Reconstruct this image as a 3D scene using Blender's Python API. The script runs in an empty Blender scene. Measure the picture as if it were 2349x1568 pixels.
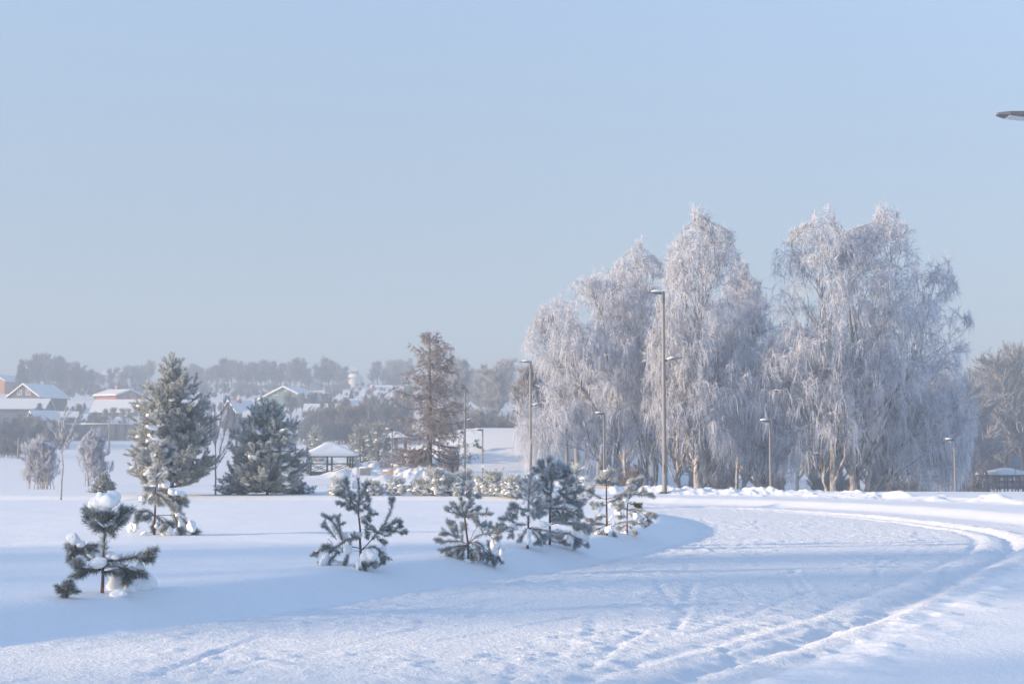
import bpy, bmesh, math, random
import numpy as np
from mathutils import Vector, Matrix

# ------------------------------------------------------------------ camera, sky, sun, exposure
SC = bpy.context.scene
COL = SC.collection
R = math.radians
F = 3262.5; CX = 1174.5; CY = 784.0; HOR = 1050.0; CAMZ = 1.65      # photograph measured on a 2349 px wide copy
PITCH = math.atan((HOR - CY) / F)
cam = bpy.data.cameras.new("camera"); cam.lens = 50; cam.sensor_width = 36
cam.clip_start = 0.1; cam.clip_end = 5000
cam.dof.use_dof = True; cam.dof.focus_distance = 21.0; cam.dof.aperture_fstop = 4.0
camo = bpy.data.objects.new("camera", cam); COL.objects.link(camo)
camo.location = (0, 0, CAMZ); camo.rotation_euler = (R(90) + PITCH, 0, 0)
SC.camera = camo

VEIL = 0.72; VEILC = (.55, .69, .87)
SUN_EL = R(11.0); SUN_AZ = R(-104.0)           # azimuth from +Y towards +X : the sun stands low on the left
sdir = Vector((math.sin(SUN_AZ) * math.cos(SUN_EL), math.cos(SUN_AZ) * math.cos(SUN_EL), math.sin(SUN_EL)))
w = bpy.data.worlds.new("World"); SC.world = w; w.use_nodes = True
nt = w.node_tree; nt.nodes.clear()
sky = nt.nodes.new("ShaderNodeTexSky"); sky.sky_type = 'NISHITA'; sky.sun_disc = False
sky.sun_elevation = SUN_EL; sky.sun_rotation = SUN_AZ; sky.altitude = 100
sky.air_density = 1.0; sky.dust_density = 0.8; sky.ozone_density = 3.0
hs = nt.nodes.new("ShaderNodeHueSaturation"); hs.inputs["Saturation"].default_value = 0.86
# pale frosty veil low over the horizon, thinning out upwards
tc = nt.nodes.new("ShaderNodeTexCoord"); sx = nt.nodes.new("ShaderNodeSeparateXYZ"); mr = nt.nodes.new("ShaderNodeMapRange"); mr.interpolation_type = 'SMOOTHSTEP'
mr.inputs["From Min"].default_value = 0.12; mr.inputs["From Max"].default_value = 0.62; mr.inputs["To Min"].default_value = VEIL; mr.inputs["To Max"].default_value = 0.0
veil = nt.nodes.new("ShaderNodeMix"); veil.data_type = 'RGBA'; veil.inputs["B"].default_value = (*VEILC, 1)
nt.links.new(tc.outputs["Generated"], sx.inputs[0]); nt.links.new(sx.outputs["Z"], mr.inputs["Value"]); nt.links.new(mr.outputs[0], veil.inputs["Factor"])
bg = nt.nodes.new("ShaderNodeBackground"); bg.inputs["Strength"].default_value = 0.15
wo = nt.nodes.new("ShaderNodeOutputWorld")
nt.links.new(sky.outputs[0], hs.inputs["Color"]); nt.links.new(hs.outputs[0], veil.inputs["A"]); nt.links.new(veil.outputs["Result"], bg.inputs[0]); nt.links.new(bg.outputs[0], wo.inputs[0])
sl = bpy.data.lights.new("sun", 'SUN'); sl.energy = 4.3; sl.angle = R(1.2); sl.color = (1.0, 0.74, 0.47)
so = bpy.data.objects.new("sun", sl); COL.objects.link(so); so.location = (-50, 20, 40)
so.rotation_euler = (-sdir).to_track_quat('-Z', 'Y').to_euler()
SC.view_settings.view_transform = 'Standard'; SC.view_settings.look = 'None'
SC.view_settings.exposure = 1.63; SC.view_settings.gamma = 1.0
SC.render.engine = 'CYCLES'
cy = SC.cycles
cy.use_denoising = True
cy.max_bounces = 8; cy.diffuse_bounces = 5; cy.glossy_bounces = 2; cy.transmission_bounces = 2
cy.volume_bounces = 0; cy.transparent_max_bounces = 8; cy.use_adaptive_sampling = False
HAZE = 0.0026

# ------------------------------------------------------------------ helpers
def atD(px, py, Y):
    """photo pixel + distance -> world point"""
    d = np.array([(px - CX) / F, math.cos(PITCH) + math.sin(PITCH) * (py - CY) / F, math.sin(PITCH) - math.cos(PITCH) * (py - CY) / F])
    t = Y / d[1]
    return Vector((d[0] * t, Y, CAMZ + d[2] * t))

def hash2(ix, iy, s):
    n = (ix.astype(np.int64) * 374761393 + iy.astype(np.int64) * 668265263 + s * 1442695041) & 0x7fffffff
    n = ((n ^ (n >> 13)) * 1274126177) & 0x7fffffff
    n = n ^ (n >> 16)
    return (n & 0xffff) / 65535.0

def vnoise(x, y, s=0):
    ix = np.floor(x); iy = np.floor(y); fx = x - ix; fy = y - iy
    fx = fx * fx * fx * (fx * (fx * 6 - 15) + 10); fy = fy * fy * fy * (fy * (fy * 6 - 15) + 10)
    a = hash2(ix, iy, s); b = hash2(ix + 1, iy, s); c = hash2(ix, iy + 1, s); d = hash2(ix + 1, iy + 1, s)
    return (a * (1 - fx) + b * fx) * (1 - fy) + (c * (1 - fx) + d * fx) * fy - 0.5

def fbm(x, y, octv=4, s=0):
    t = 0; a = 1.0
    for k in range(octv):
        t = t + a * vnoise(x * 2 ** k + 17.3 * k, y * 2 ** k - 9.1 * k, s + k); a *= 0.5
    return t

def sstep(a, b, x):
    t = np.clip((x - a) / (b - a), 0, 1); return t * t * (3 - 2 * t)

def smooth_poly(pts, n=6):
    P = np.array(pts, float); out = []
    for i in range(len(P) - 1):
        p0 = P[max(i - 1, 0)]; p1 = P[i]; p2 = P[i + 1]; p3 = P[min(i + 2, len(P) - 1)]
        for k in range(n):
            t = k / n
            out.append(0.5 * ((2 * p1) + (-p0 + p2) * t + (2 * p0 - 5 * p1 + 4 * p2 - p3) * t * t + (-p0 + 3 * p1 - 3 * p2 + p3) * t ** 3))
    out.append(P[-1]); return np.array(out)

E_IN = smooth_poly([(-30, -14), (-14, 1), (-7.6, 8.6), (-4.53, 12.57), (-3.0, 14.5), (-0.98, 18.25), (0.81, 21.4), (2.53, 25.6), (3.77, 29.8), (4.25, 32.8), (4.45, 36.6), (4.2, 40.5), (3.4, 43.6), (1.6, 46.0), (-5, 47.6), (-40, 49), (-120, 51)], 5)
E_OUT = smooth_poly([(-14, -14), (-6, -2), (0.3, 8.0), (2.0, 10.8), (4.35, 15.2), (7.1, 20.5), (9.25, 25), (11.0, 28.5), (12.2, 32.5), (12.3, 37), (11.2, 43), (8.8, 48.2), (5.5, 51.3), (0, 53.2), (-40, 55.5), (-120, 58)], 5)
GROOVE = smooth_poly([(-6.9, -2), (-0.4, 8.0), (0.97, 10.4), (1.97, 12.2), (3.75, 15.2), (6.5, 20.7), (8.55, 25), (9.5, 27.6), (10.2, 30), (10.5, 33), (10.3, 37), (9.4, 42), (7.2, 46.5), (4, 49)], 6)

def polydist(x, y, P):
    """distance, signed side (left > 0) and arclength to an open polyline"""
    best = np.full(x.shape, 1e9); side = np.zeros(x.shape); arc = np.zeros(x.shape); acc = 0
    for i in range(len(P) - 1):
        a = P[i]; d = P[i + 1] - a; L = math.hypot(*d)
        if L < 1e-9: continue
        t = np.clip(((x - a[0]) * d[0] + (y - a[1]) * d[1]) / (L * L), 0, 1)
        dx = x - a[0] - d[0] * t; dy = y - a[1] - d[1] * t
        dd = dx * dx + dy * dy
        m = dd < best
        best = np.where(m, dd, best); side = np.where(m, np.sign(d[0] * dy - d[1] * dx), side); arc = np.where(m, acc + t * L, arc)
        acc += L
    return np.sqrt(best), side, arc

rs = np.random.default_rng(5)
MARKS = []      # ski and skate marks : x0,y0,x1,y1,width,depth
def path_dir(x, y):
    d = np.hypot(GROOVE[:, 0] - x, GROOVE[:, 1] - y); i = int(np.clip(d.argmin(), 0, len(GROOVE) - 2))
    v = GROOVE[i + 1] - GROOVE[i]; return math.atan2(v[1], v[0])
for k in range(330):
    yy = rs.uniform(7, 44); xx = rs.uniform(-6, 10)
    a = path_dir(xx, yy) + rs.normal(0, .10); L = rs.uniform(1.5, 6)
    MARKS.append((xx - math.cos(a) * L / 2, yy - math.sin(a) * L / 2, xx + math.cos(a) * L / 2, yy + math.sin(a) * L / 2, rs.uniform(.03, .045), rs.uniform(.004, .011)))
for k in range(70):
    yy = rs.uniform(8, 36); xx = rs.uniform(-4, 9)
    for s in (-1, 1):
        a = path_dir(xx, yy) + s * rs.uniform(.25, .5); L = rs.uniform(1.2, 2.4)
        ox = rs.uniform(.2, .6) * s
        MARKS.append((xx + ox * .5, yy, xx + ox * .5 + math.cos(a) * L, yy + math.sin(a) * L, rs.uniform(.03, .05), rs.uniform(.005, .014)))
for (x0, y0, x1, y1) in ((1505, 1325, 1550, 1395), (1590, 1330, 1545, 1440), (1815, 1300, 1850, 1368), (1800, 1310, 1835, 1370), (1480, 1435, 1330, 1530)):
    d0 = CAMZ / (y0 - HOR) * F; d1 = CAMZ / (y1 - HOR) * F
    MARKS.append(((x0 - CX) / F * d0, d0, (x1 - CX) / F * d1, d1, .045, .017))

def piece(y, ys, zs): return np.interp(y, ys, zs)

def H(x, y, detail=True, want_mask=False):
    x = np.asarray(x, float); y = np.asarray(y, float)
    di, si, _ = polydist(x, y, E_IN); do, so_, _ = polydist(x, y, E_OUT)
    s_in = di * si            # > 0 on the island
    s_out = -do * so_         # > 0 outside the path
    # far relief
    zl = piece(y, [-1e3, 90, 110, 125, 150, 200, 262, 300, 345, 450, 560, 1200], [0, 0, .1, .5, 1.15, 2.6, 4.8, 9.5, 15.5, 23.5, 26, 26])
    zr = piece(y, [-1e3, 62, 78, 110, 225, 262, 300, 450, 1200], [0, 0, -2.4, -4.0, -4.0, -1.3, 0, 6, 14])
    u = x / np.maximum(np.abs(y), 20)
    far = sstep(0.02, 0.13, u)
    near_r = sstep(3.0, 10.0, x)
    blend = np.where(y < 120, near_r + (far - near_r) * sstep(85, 120, y), far)
    z = zl * (1 - blend) + zr * blend
    z = z + sstep(150, 260, y) * (-.2 - u).clip(0, 1) * 0 + sstep(240, 270, y) * sstep(-.16, -.06, u) * (1 - sstep(-.04, .05, u)) * 1.3
    # mound for sledging, dip under the near gazebo
    z = z + 3.6 * np.exp(-(((x + 1.2) / 9.0) ** 4 + ((y - 156) / 13.0) ** 4))
    z = z - 0.45 * np.exp(-(((x + 16) / 7.0) ** 2 + ((y - 125) / 9.0) ** 2))
    plate = 0.25 * sstep(0.0, 0.95, s_in) * (1 - sstep(60, 110, y) * .3)
    wob = fbm(x * .9, y * .9, 3, 3) * .35
    plate = plate + 0.03 * np.exp(-((s_in - 1.2) / .5) ** 2)
    dune = 0.06 * fbm(x * .16 + 3, y * .16, 3, 11) * sstep(.6, 4, s_in)
    nearface = sstep(-2, 1.5, y - (20 + 0 * x)) # 0 near, 1 far
    right_near = (1 - sstep(25, 31, y))
    out_h = 0.07 * sstep(-0.42, 0.45, s_out + wob * .25) + .06 * sstep(1, 5, s_out)
    out_far = 0.20 * sstep(0.0, 1.3, s_out)
    lump = (0.22 - .08 * sstep(9, 16, x)) * np.exp(-((s_out - 5.6 + wob) / .9) ** 2)
    out_far = out_far + lump
    outz = np.where(s_out > -.6, out_h * right_near + out_far * (1 - right_near) * sstep(-14, 4, x + .0 * y) + .2 * (1 - right_near) * sstep(0, 1, s_out) * (1 - sstep(-14, 4, x)), 0)
    z = z + plate + dune + outz * (1 - sstep(62, 80, y))
    inside = (s_in <= 0) & (s_out <= 0)
    if detail:
        nearw = 1 - sstep(70, 110, y)
        # chopped and groomed surface of the track
        pm = sstep(0.25, -0.15, np.maximum(s_in, s_out)) * nearw
        rough = 0.010 * fbm(x * 1.6, y * 1.2, 3, 21) + 0.030 * np.maximum(fbm(x * 10, y * 9, 3, 31), 0) * (0.35 + 1.2 * sstep(-.2, .3, fbm(x * .5, y * .35, 2, 41)))
        z = z + pm * rough
        # soft ripples elsewhere
        z = z + (1 - pm) * nearw * (0.012 * fbm(x * 1.1, y * 1.1, 3, 51))
        # lumps thrown up beside the track
        edge = np.exp(-((s_out - .35) / .4) ** 2) * right_near
        z = z + edge * 0.065 * np.maximum(fbm(x * 3.2, y * 3.2, 3, 61) + .1, 0)
        rimw = np.exp(-((s_out - 5.4) / 1.3) ** 2) * (1 - right_near) * nearw * sstep(-6, 2, x)
        z = z + rimw * 0.29 * np.maximum(fbm(x * 1.9, y * 1.1, 5, 71) + .02, 0)
        # ploughed heaps round the square in the middle distance
        for (ax, ay, bx, by, wd, ht) in ((-13.2, 114, -15.0, 150, 2.0, 1.0), (-6.6, 96, -7.4, 122, 2.6, 1.0), (-5.5, 88, 6, 84, 2.2, .75), (-18, 152, -10, 150, 2.5, .7)):
            dd, _, _ = polydist(x, y, np.array([[ax, ay], [bx, by]]))
            ww = np.exp(-(dd / wd) ** 2)
            z = z + ht * ww * (0.45 + 1.1 * fbm(x * .8, y * .6, 4, 81))
        # classic ski grooves and the tread between them
        dg, sg, ag = polydist(x, y, GROOVE)
        fade = sstep(60, 44, ag) * .75 + .25 * sstep(75, 60, ag)
        g = dg * sg + .10 * vnoise(ag * .7, ag * 0, 7) + .09 * fbm(x * 4, y * 4, 3, 97)
        z = z + fade * (-0.042 * np.exp(-((g + .10) / .12) ** 2) - 0.026 * np.exp(-((g - .55) / .11) ** 2) + .02 * np.exp(-((g - .27) / .16) ** 2) + .05 * np.exp(-((g + .46) / .18) ** 2)) * (1 + .5 * fbm(x * 4, y * 4, 2, 91))
        for (x0, y0, x1, y1, wd, dp) in MARKS:
            L = math.hypot(x1 - x0, y1 - y0); ux = (x1 - x0) / L; uy = (y1 - y0) / L
            m = (np.abs(x - (x0 + x1) / 2) < L / 2 + .4) & (np.abs(y - (y0 + y1) / 2) < L / 2 + .4)
            if not m.any(): continue
            xm = x[m]; ym = y[m]
            t = (xm - x0) * ux + (ym - y0) * uy; n = (xm - x0) * -uy + (ym - y0) * ux + .03 * np.sin(t * 1.3)
            e = sstep(0, .3, t) * sstep(L, L - .3, t)
            zz = z[m]; zz = zz + e * pm[m] * (-dp * np.exp(-(n / wd) ** 2) + dp * .6 * np.exp(-((n - wd * 2) / wd) ** 2)); z[m] = zz
    if want_mask: return z, inside
    return z

def Hs(x, y): return float(H(np.array([x]), np.array([y]))[0])
def ground_at(px, py):
    """march the ray of a photo pixel onto the terrain"""
    ys = np.concatenate([np.arange(6, 70, .05), np.arange(70, 500, .5)])
    d = np.array([(px - CX) / F, math.cos(PITCH) + math.sin(PITCH) * (py - CY) / F, math.sin(PITCH) - math.cos(PITCH) * (py - CY) / F])
    t = ys / d[1]; xx = d[0] * t; zz = CAMZ + d[2] * t
    h = H(xx, ys); k = np.argmax(zz < h)
    if not (zz < h).any(): k = len(ys) - 1
    return Vector((xx[k], ys[k], h[k]))

# ------------------------------------------------------------------ mesh building
def mk_mesh(name, V, faces, mats, midx=None, smooth=True, attrs=None):
    V = np.asarray(V, np.float32).reshape(-1, 3)
    me = bpy.data.meshes.new(name)
    me.vertices.add(len(V)); me.vertices.foreach_set("co", V.ravel())
    faces = [np.asarray(f, np.int32) for f in faces if len(f)]
    nf = sum(len(f) for f in faces)
    loops = np.concatenate([f.ravel() for f in faces]); sizes = np.concatenate([np.full(len(f), f.shape[1], np.int32) for f in faces])
    starts = np.concatenate([[0], np.cumsum(sizes)[:-1]]).astype(np.int32)
    me.loops.add(len(loops)); me.loops.foreach_set("vertex_index", loops.astype(np.int32))
    me.polygons.add(nf); me.polygons.foreach_set("loop_start", starts)
    try: me.polygons.foreach_set("loop_total", sizes)
    except Exception: pass
    me.polygons.foreach_set("use_smooth", np.full(nf, smooth, bool))
    if midx is not None: me.polygons.foreach_set("material_index", np.asarray(midx, np.int32))
    for m in mats: me.materials.append(m)
    me.update(calc_edges=True)
    for k, v in (attrs or {}).items():
        a = me.attributes.new(k, 'FLOAT', 'POINT'); a.data.foreach_set("value", np.asarray(v, np.float32))
    return me

def link(name, me, parent=None):
    o = bpy.data.objects.new(name, me); COL.objects.link(o)
    if parent is not None: o.parent = parent
    return o

def tag(o, label=None, cat=None, group=None, kind=None):
    if label: o["label"] = label
    if cat: o["category"] = cat
    if group: o["group"] = group
    if kind: o["kind"] = kind
    return o

def empty(name, loc, label, cat, group=None, rz=0):
    o = bpy.data.objects.new(name, None); COL.objects.link(o); o.location = loc; o.rotation_euler = (0, 0, rz)
    o.empty_display_size = .2
    return tag(o, label, cat, group)

def kids(o): return [c for c in bpy.data.objects if c.parent == o]
def copy_tree(o, parent=None):
    c = o.copy(); COL.objects.link(c); c.parent = parent
    for ch in kids(o): copy_tree(ch, c)
    return c

class G:
    """collects geometry into one mesh"""
    def __init__(s): s.V = []; s.F3 = []; s.F4 = []; s.n = 0; s.A = []
    def add(s, V, F4=None, F3=None, a=None):
        V = np.asarray(V, float).reshape(-1, 3)
        if F4 is not None and len(F4): s.F4.append(np.asarray(F4, int) + s.n)
        if F3 is not None and len(F3): s.F3.append(np.asarray(F3, int) + s.n)
        s.V.append(V); s.n += len(V); s.A.append(np.zeros(len(V)) if a is None else np.asarray(a, float).ravel())
    def tubes(s, P, rad, sides=5, a=None, cap=False):
        """P (N,K,3), rad (N,K)"""
        P = np.asarray(P, float); rad = np.asarray(rad, float)
        if P.ndim == 2: P = P[None]; rad = rad[None]
        N, K, _ = P.shape
        ax = P[:, -1] - P[:, 0]; ax /= np.linalg.norm(ax, axis=1, keepdims=True) + 1e-9
        ref = np.where(np.abs(ax[:, 2:3]) > .85, np.array([[1., .2, 0]]), np.array([[.1, .05, 1.]]))
        U = np.cross(ax, ref); U /= np.linalg.norm(U, axis=1, keepdims=True) + 1e-9
        W = np.cross(ax, U)
        an = np.arange(sides) / sides * 2 * np.pi
        ring = U[:, None, None, :] * np.cos(an)[None, None, :, None] + W[:, None, None, :] * np.sin(an)[None, None, :, None]
        V = P[:, :, None, :] + ring * rad[:, :, None, None]
        idx = np.arange(N * K * sides).reshape(N, K, sides)
        i0 = idx[:, :-1]; i1 = idx[:, 1:]
        f = np.stack([i0, np.roll(i0, -1, 2), np.roll(i1, -1, 2), i1], -1).reshape(-1, 4)
        aa = None if a is None else np.repeat(np.asarray(a, float).reshape(N, K), sides, 1).reshape(-1)
        s.add(V.reshape(-1, 3), f, None, aa)
    def ribbons(s, P, rad, rng, a):
        P = np.asarray(P, float); N, K, _ = P.shape; an = rng.uniform(0, 6.2832, N)
        ax = P[:, -1] - P[:, 0]; ax /= np.linalg.norm(ax, axis=1, keepdims=True) + 1e-9
        r_ = np.stack([np.cos(an), np.sin(an), rng.normal(0, .3, N)], 1); U = np.cross(ax, r_); U /= np.linalg.norm(U, axis=1, keepdims=True) + 1e-9
        V = np.stack([P - U[:, None] * rad[..., None], P + U[:, None] * rad[..., None]], 2); i = np.arange(N * K * 2).reshape(N, K, 2)
        f = np.stack([i[:, :-1, 0], i[:, :-1, 1], i[:, 1:, 1], i[:, 1:, 0]], -1).reshape(-1, 4); s.add(V.reshape(-1, 3), f, None, np.repeat(np.asarray(a, float).reshape(N, K), 2, 1).reshape(-1))
    def box(s, c, d, rz=0, M=None):
        x, y, z = np.array(d) / 2
        v = np.array([(i, j, k) for k in (-z, z) for j in (-y, y) for i in (-x, x)])
        f = [(0, 2, 3, 1), (4, 5, 7, 6), (0, 1, 5, 4), (2, 6, 7, 3), (0, 4, 6, 2), (1, 3, 7, 5)]
        if rz: cr, sr = math.cos(rz), math.sin(rz); v = np.stack([v[:, 0] * cr - v[:, 1] * sr, v[:, 0] * sr + v[:, 1] * cr, v[:, 2]], 1)
        s.add(v + np.array(c), f)
    def bar(s, a, b, r, sides=4):
        s.tubes(np.array([[a, b]], float), np.array([[r, r]]), sides)
        n = len(s.V[-1]); base = s.n - n
        if sides == 4: s.F4.append(np.array([[base + 3, base + 2, base + 1, base], [base + 4, base + 5, base + 6, base + 7]]))
    def mesh(s, name, mats, smooth=True, attr='frost'):
        fs = []
        if s.F4: fs.append(np.concatenate(s.F4))
        if s.F3: fs.append(np.concatenate(s.F3))
        return mk_mesh(name, np.concatenate(s.V), fs, mats, None, smooth, {attr: np.concatenate(s.A)} if attr else None)
    def build(s, name, mat, parent=None, smooth=True, attr=None):
        return link(name, s.mesh(name, [mat] if not isinstance(mat, list) else mat, smooth, attr), parent)

_ico = {}
def ico(n):
    if n not in _ico:
        bm = bmesh.new(); bmesh.ops.create_icosphere(bm, subdivisions=n, radius=1)
        V = np.array([v.co[:] for v in bm.verts]); Fc = np.array([[v.index for v in f.verts] for f in bm.faces]); bm.free(); _ico[n] = (V, Fc)
    return _ico[n]
def blob(g, c, r, seed, n=3, amp=.16, tilt=0, flat=.75, lobes=None):
    """a clump of settled snow: several lumps run together into one surface"""
    V, Fc = ico(n); rg = np.random.default_rng(seed); k = lobes if lobes is not None else (5 if n >= 4 else 0)
    if k:
        C = rg.normal(0, .42, (k, 3)); C[:, 2] = C[:, 2] * .6; S_ = rg.uniform(.4, .62, k); C = np.vstack([C, [[0, 0, 0]]]); S_ = np.append(S_, .86)
        b_ = V @ C.T; cc = (C ** 2).sum(1)[None]; d = b_ ** 2 - cc + (S_ ** 2)[None]
        e = np.where(d > 0, b_ + np.sqrt(np.maximum(d, 0)), 0); rad = (np.maximum(e, .02) ** 7).sum(1) ** (1 / 7)
        P = V * rad[:, None]; m = np.abs(P).max(0); P = P / m
    else: P = V.copy()
    q = V * 1.7 + seed * 3.7
    nz = fbm(q[:, 0] + q[:, 2] * .7, q[:, 1] - q[:, 2] * .6, 4, seed % 97)
    P = P * (1 + amp * 1.5 * nz)[:, None]
    P[:, 2] = np.where(P[:, 2] < 0, P[:, 2] * flat, P[:, 2])
    P = P * np.array(r)
    if tilt: ct, st = math.cos(tilt), math.sin(tilt); P = np.stack([P[:, 0] * ct - P[:, 2] * st, P[:, 1], P[:, 0] * st + P[:, 2] * ct], 1)
    g.add(P + np.array(c), None, Fc)

# ------------------------------------------------------------------ materials
def mat(name): 
    m = bpy.data.materials.new(name); m.use_nodes = True; return m, m.node_tree, m.node_tree.nodes["Principled BSDF"]
def noise(t, scale, det=4, rough=.6, coord=None):
    n = t.nodes.new("ShaderNodeTexNoise"); n.inputs["Scale"].default_value = scale; n.inputs["Detail"].default_value = det; n.inputs["Roughness"].default_value = rough
    if coord is not None: t.links.new(coord, n.inputs["Vector"])
    return n
def ramp(t, src, stops):
    r = t.nodes.new("ShaderNodeValToRGB"); e = r.color_ramp.elements
    e[0].position, e[0].color = stops[0][0], (*stops[0][1], 1); e[1].position, e[1].color = stops[-1][0], (*stops[-1][1], 1)
    for p, c in stops[1:-1]: q = e.new(p); q.color = (*c, 1)
    t.links.new(src, r.inputs[0]); return r
def objco(t):
    c = t.nodes.new("ShaderNodeTexCoord"); return c.outputs["Object"]
def bump(t, b, h, s, d):
    n = t.nodes.new("ShaderNodeBump"); n.inputs["Strength"].default_value = s; n.inputs["Distance"].default_value = d
    t.links.new(h, n.inputs["Height"]); t.links.new(n.outputs[0], b.inputs["Normal"]); return n
def simple(name, c1, c2=None, scale=6, rough=.7, bmp=0, metal=0):
    m, t, b = mat(name); co = objco(t)
    n = noise(t, scale, 5, .6, co)
    r = ramp(t, n.outputs[0], [(.3, c1), (.7, c2 or tuple(min(1, v * 1.25) for v in c1))])
    t.links.new(r.outputs[0], b.inputs["Base Color"]); b.inputs["Roughness"].default_value = rough; b.inputs["Metallic"].default_value = metal
    b.inputs["Specular IOR Level"].default_value = .3
    if bmp: bump(t, b, n.outputs[0], .5, bmp)
    return m
def snow(name, c, fine, dist, rough=.75):
    m, t, b = mat(name); co = objco(t)
    n1 = noise(t, fine, 6, .65, co); n2 = noise(t, fine * .13, 3, .5, co)
    r = ramp(t, n2.outputs[0], [(.3, tuple(v * .97 for v in c)), (.7, c)])
    t.links.new(r.outputs[0], b.inputs["Base Color"]); b.inputs["Roughness"].default_value = rough
    b.inputs["Specular IOR Level"].default_value = .25
    bump(t, b, n1.outputs[0], .6, dist)
    return m
SNOWC = (.87, .885, .91)
M_ground = snow("field snow", SNOWC, 15, .022)
M_path = snow("groomed snow", SNOWC, 17, .07)
M_snow = snow("settled snow", (.88, .895, .915), 22, .006)
M_roofsnow = snow("roof snow", (.88, .895, .915), 5, .02)

def translucent(t, b, col, f):
    """rime and thin needles let some light through"""
    tr = t.nodes.new("ShaderNodeBsdfTranslucent"); ms = t.nodes.new("ShaderNodeMixShader"); ms.inputs[0].default_value = f
    t.links.new(col, tr.inputs["Color"]); o = [n for n in t.nodes if n.type == 'OUTPUT_MATERIAL'][0]
    t.links.new(b.outputs[0], ms.inputs[1]); t.links.new(tr.outputs[0], ms.inputs[2]); t.links.new(ms.outputs[0], o.inputs["Surface"])
def needle_mat(name, green, tan, frost, base, amt, scale):
    """pine needles: green or straw coloured, rimed towards the tips; attribute frost = rime on each needle"""
    m, t, b = mat(name)
    at = t.nodes.new("ShaderNodeAttribute"); at.attribute_name = "frost"
    co = objco(t); n = noise(t, scale, 3, .6, co)
    c = ramp(t, n.outputs[0], [(.35, green), (.65, tan)])
    ma = t.nodes.new("ShaderNodeMath"); ma.operation = 'MULTIPLY_ADD'; ma.inputs[1].default_value = amt; ma.inputs[2].default_value = base; ma.use_clamp = True
    t.links.new(at.outputs["Fac"], ma.inputs[0])
    mx = t.nodes.new("ShaderNodeMix"); mx.data_type = 'RGBA'; mx.inputs["B"].default_value = (*frost, 1)
    t.links.new(ma.outputs[0], mx.inputs["Factor"]); t.links.new(c.outputs[0], mx.inputs["A"])
    t.links.new(mx.outputs["Result"], b.inputs["Base Color"]); b.inputs["Roughness"].default_value = .7; b.inputs["Specular IOR Level"].default_value = .2
    translucent(t, b, mx.outputs["Result"], .25)
    return m
M_needle = needle_mat("rimed needles", (.05, .075, .045), (.095, .09, .05), (.78, .81, .84), .16, .72, 9)
M_needle_pale = needle_mat("paler rimed needles", (.06, .08, .055), (.11, .105, .065), (.80, .83, .86), .30, .62, 9)
M_needle_white = needle_mat("white rimed needles", (.07, .09, .05), (.13, .12, .07), (.84, .86, .86), .34, .7, 5)
M_needle_green = needle_mat("green needles", (.06, .10, .03), (.08, .12, .04), (.7, .75, .7), .0, .15, 9)
M_needle_big = needle_mat("pine crown needles", (.05, .07, .045), (.10, .10, .06), (.78, .81, .81), .32, .58, 1.6)
M_needle_far = needle_mat("spruce needles", (.03, .05, .045), (.05, .06, .05), (.6, .65, .7), .02, .35, .6)
M_bark_pine = simple("young pine bark", (.13, .075, .06), (.22, .13, .10), 30, .85, .004)
M_bark_dark = simple("dark bark", (.055, .047, .045), (.12, .10, .09), 3, .9, .02)
def twig_mat(name, dark, frost, base, amt):
    m, t, b = mat(name)
    at = t.nodes.new("ShaderNodeAttribute"); at.attribute_name = "frost"
    ma = t.nodes.new("ShaderNodeMath"); ma.operation = 'MULTIPLY_ADD'; ma.inputs[1].default_value = amt; ma.inputs[2].default_value = base; ma.use_clamp = True
    t.links.new(at.outputs["Fac"], ma.inputs[0])
    mx = t.nodes.new("ShaderNodeMix"); mx.data_type = 'RGBA'; mx.inputs["A"].default_value = (*dark, 1); mx.inputs["B"].default_value = (*frost, 1)
    t.links.new(ma.outputs[0], mx.inputs["Factor"]); t.links.new(mx.outputs["Result"], b.inputs["Base Color"])
    b.inputs["Roughness"].default_value = .8; b.inputs["Specular IOR Level"].default_value = .2
    translucent(t, b, mx.outputs["Result"], .48)
    return m
M_twig = twig_mat("hoar frosted birch twigs", (.12, .11, .115), (.83, .86, .94), .14, .95)
M_twig_grey = twig_mat("frosted bare twigs", (.12, .105, .10), (.66, .65, .66), .1, .9)
M_twig_far = twig_mat("distant bare twigs", (.10, .09, .095), (.56, .58, .64), .06, .9)
M_twig_brown = twig_mat("brown bare twigs", (.15, .12, .105), (.52, .48, .45), .05, .8)
M_twig_red = twig_mat("larch twigs", (.18, .13, .115), (.70, .64, .63), .08, .85)
def birch_bark():
    m, t, b = mat("birch bark"); co = objco(t)
    mp = t.nodes.new("ShaderNodeMapping"); mp.inputs["Scale"].default_value = (1, 1, .45); t.links.new(co, mp.inputs["Vector"])
    n = noise(t, 2.6, 5, .7, mp.outputs[0])
    r = ramp(t, n.outputs[0], [(.40, (.05, .045, .045)), (.50, (.32, .29, .28)), (.62, (.58, .55, .53))])
    t.links.new(r.outputs[0], b.inputs["Base Color"]); b.inputs["Roughness"].default_value = .75
    bump(t, b, n.outputs[0], .4, .02); return m
M_birch = birch_bark()
M_pole = simple("galvanised grey pole", (.20, .198, .20), (.25, .247, .25), 8, .5)
M_head = simple("dark grey lamp housing", (.10, .115, .13), (.13, .145, .16), 8, .45)
M_lens = simple("lamp glass", (.45, .48, .52), (.5, .53, .57), 5, .2)
M_ice = simple("ice", (.75, .8, .86), (.8, .85, .9), 9, .15)
M_wood = simple("weathered wood", (.09, .065, .055), (.15, .105, .085), 5, .8)
M_green = simple("green painted wood", (.03, .06, .04), (.045, .085, .055), 5, .6)
M_brown = simple("brown painted wood", (.06, .04, .045), (.09, .06, .06), 5, .6)
M_stone = simple("seat block stone", (.32, .30, .28), (.42, .39, .36), 5, .8)
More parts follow.
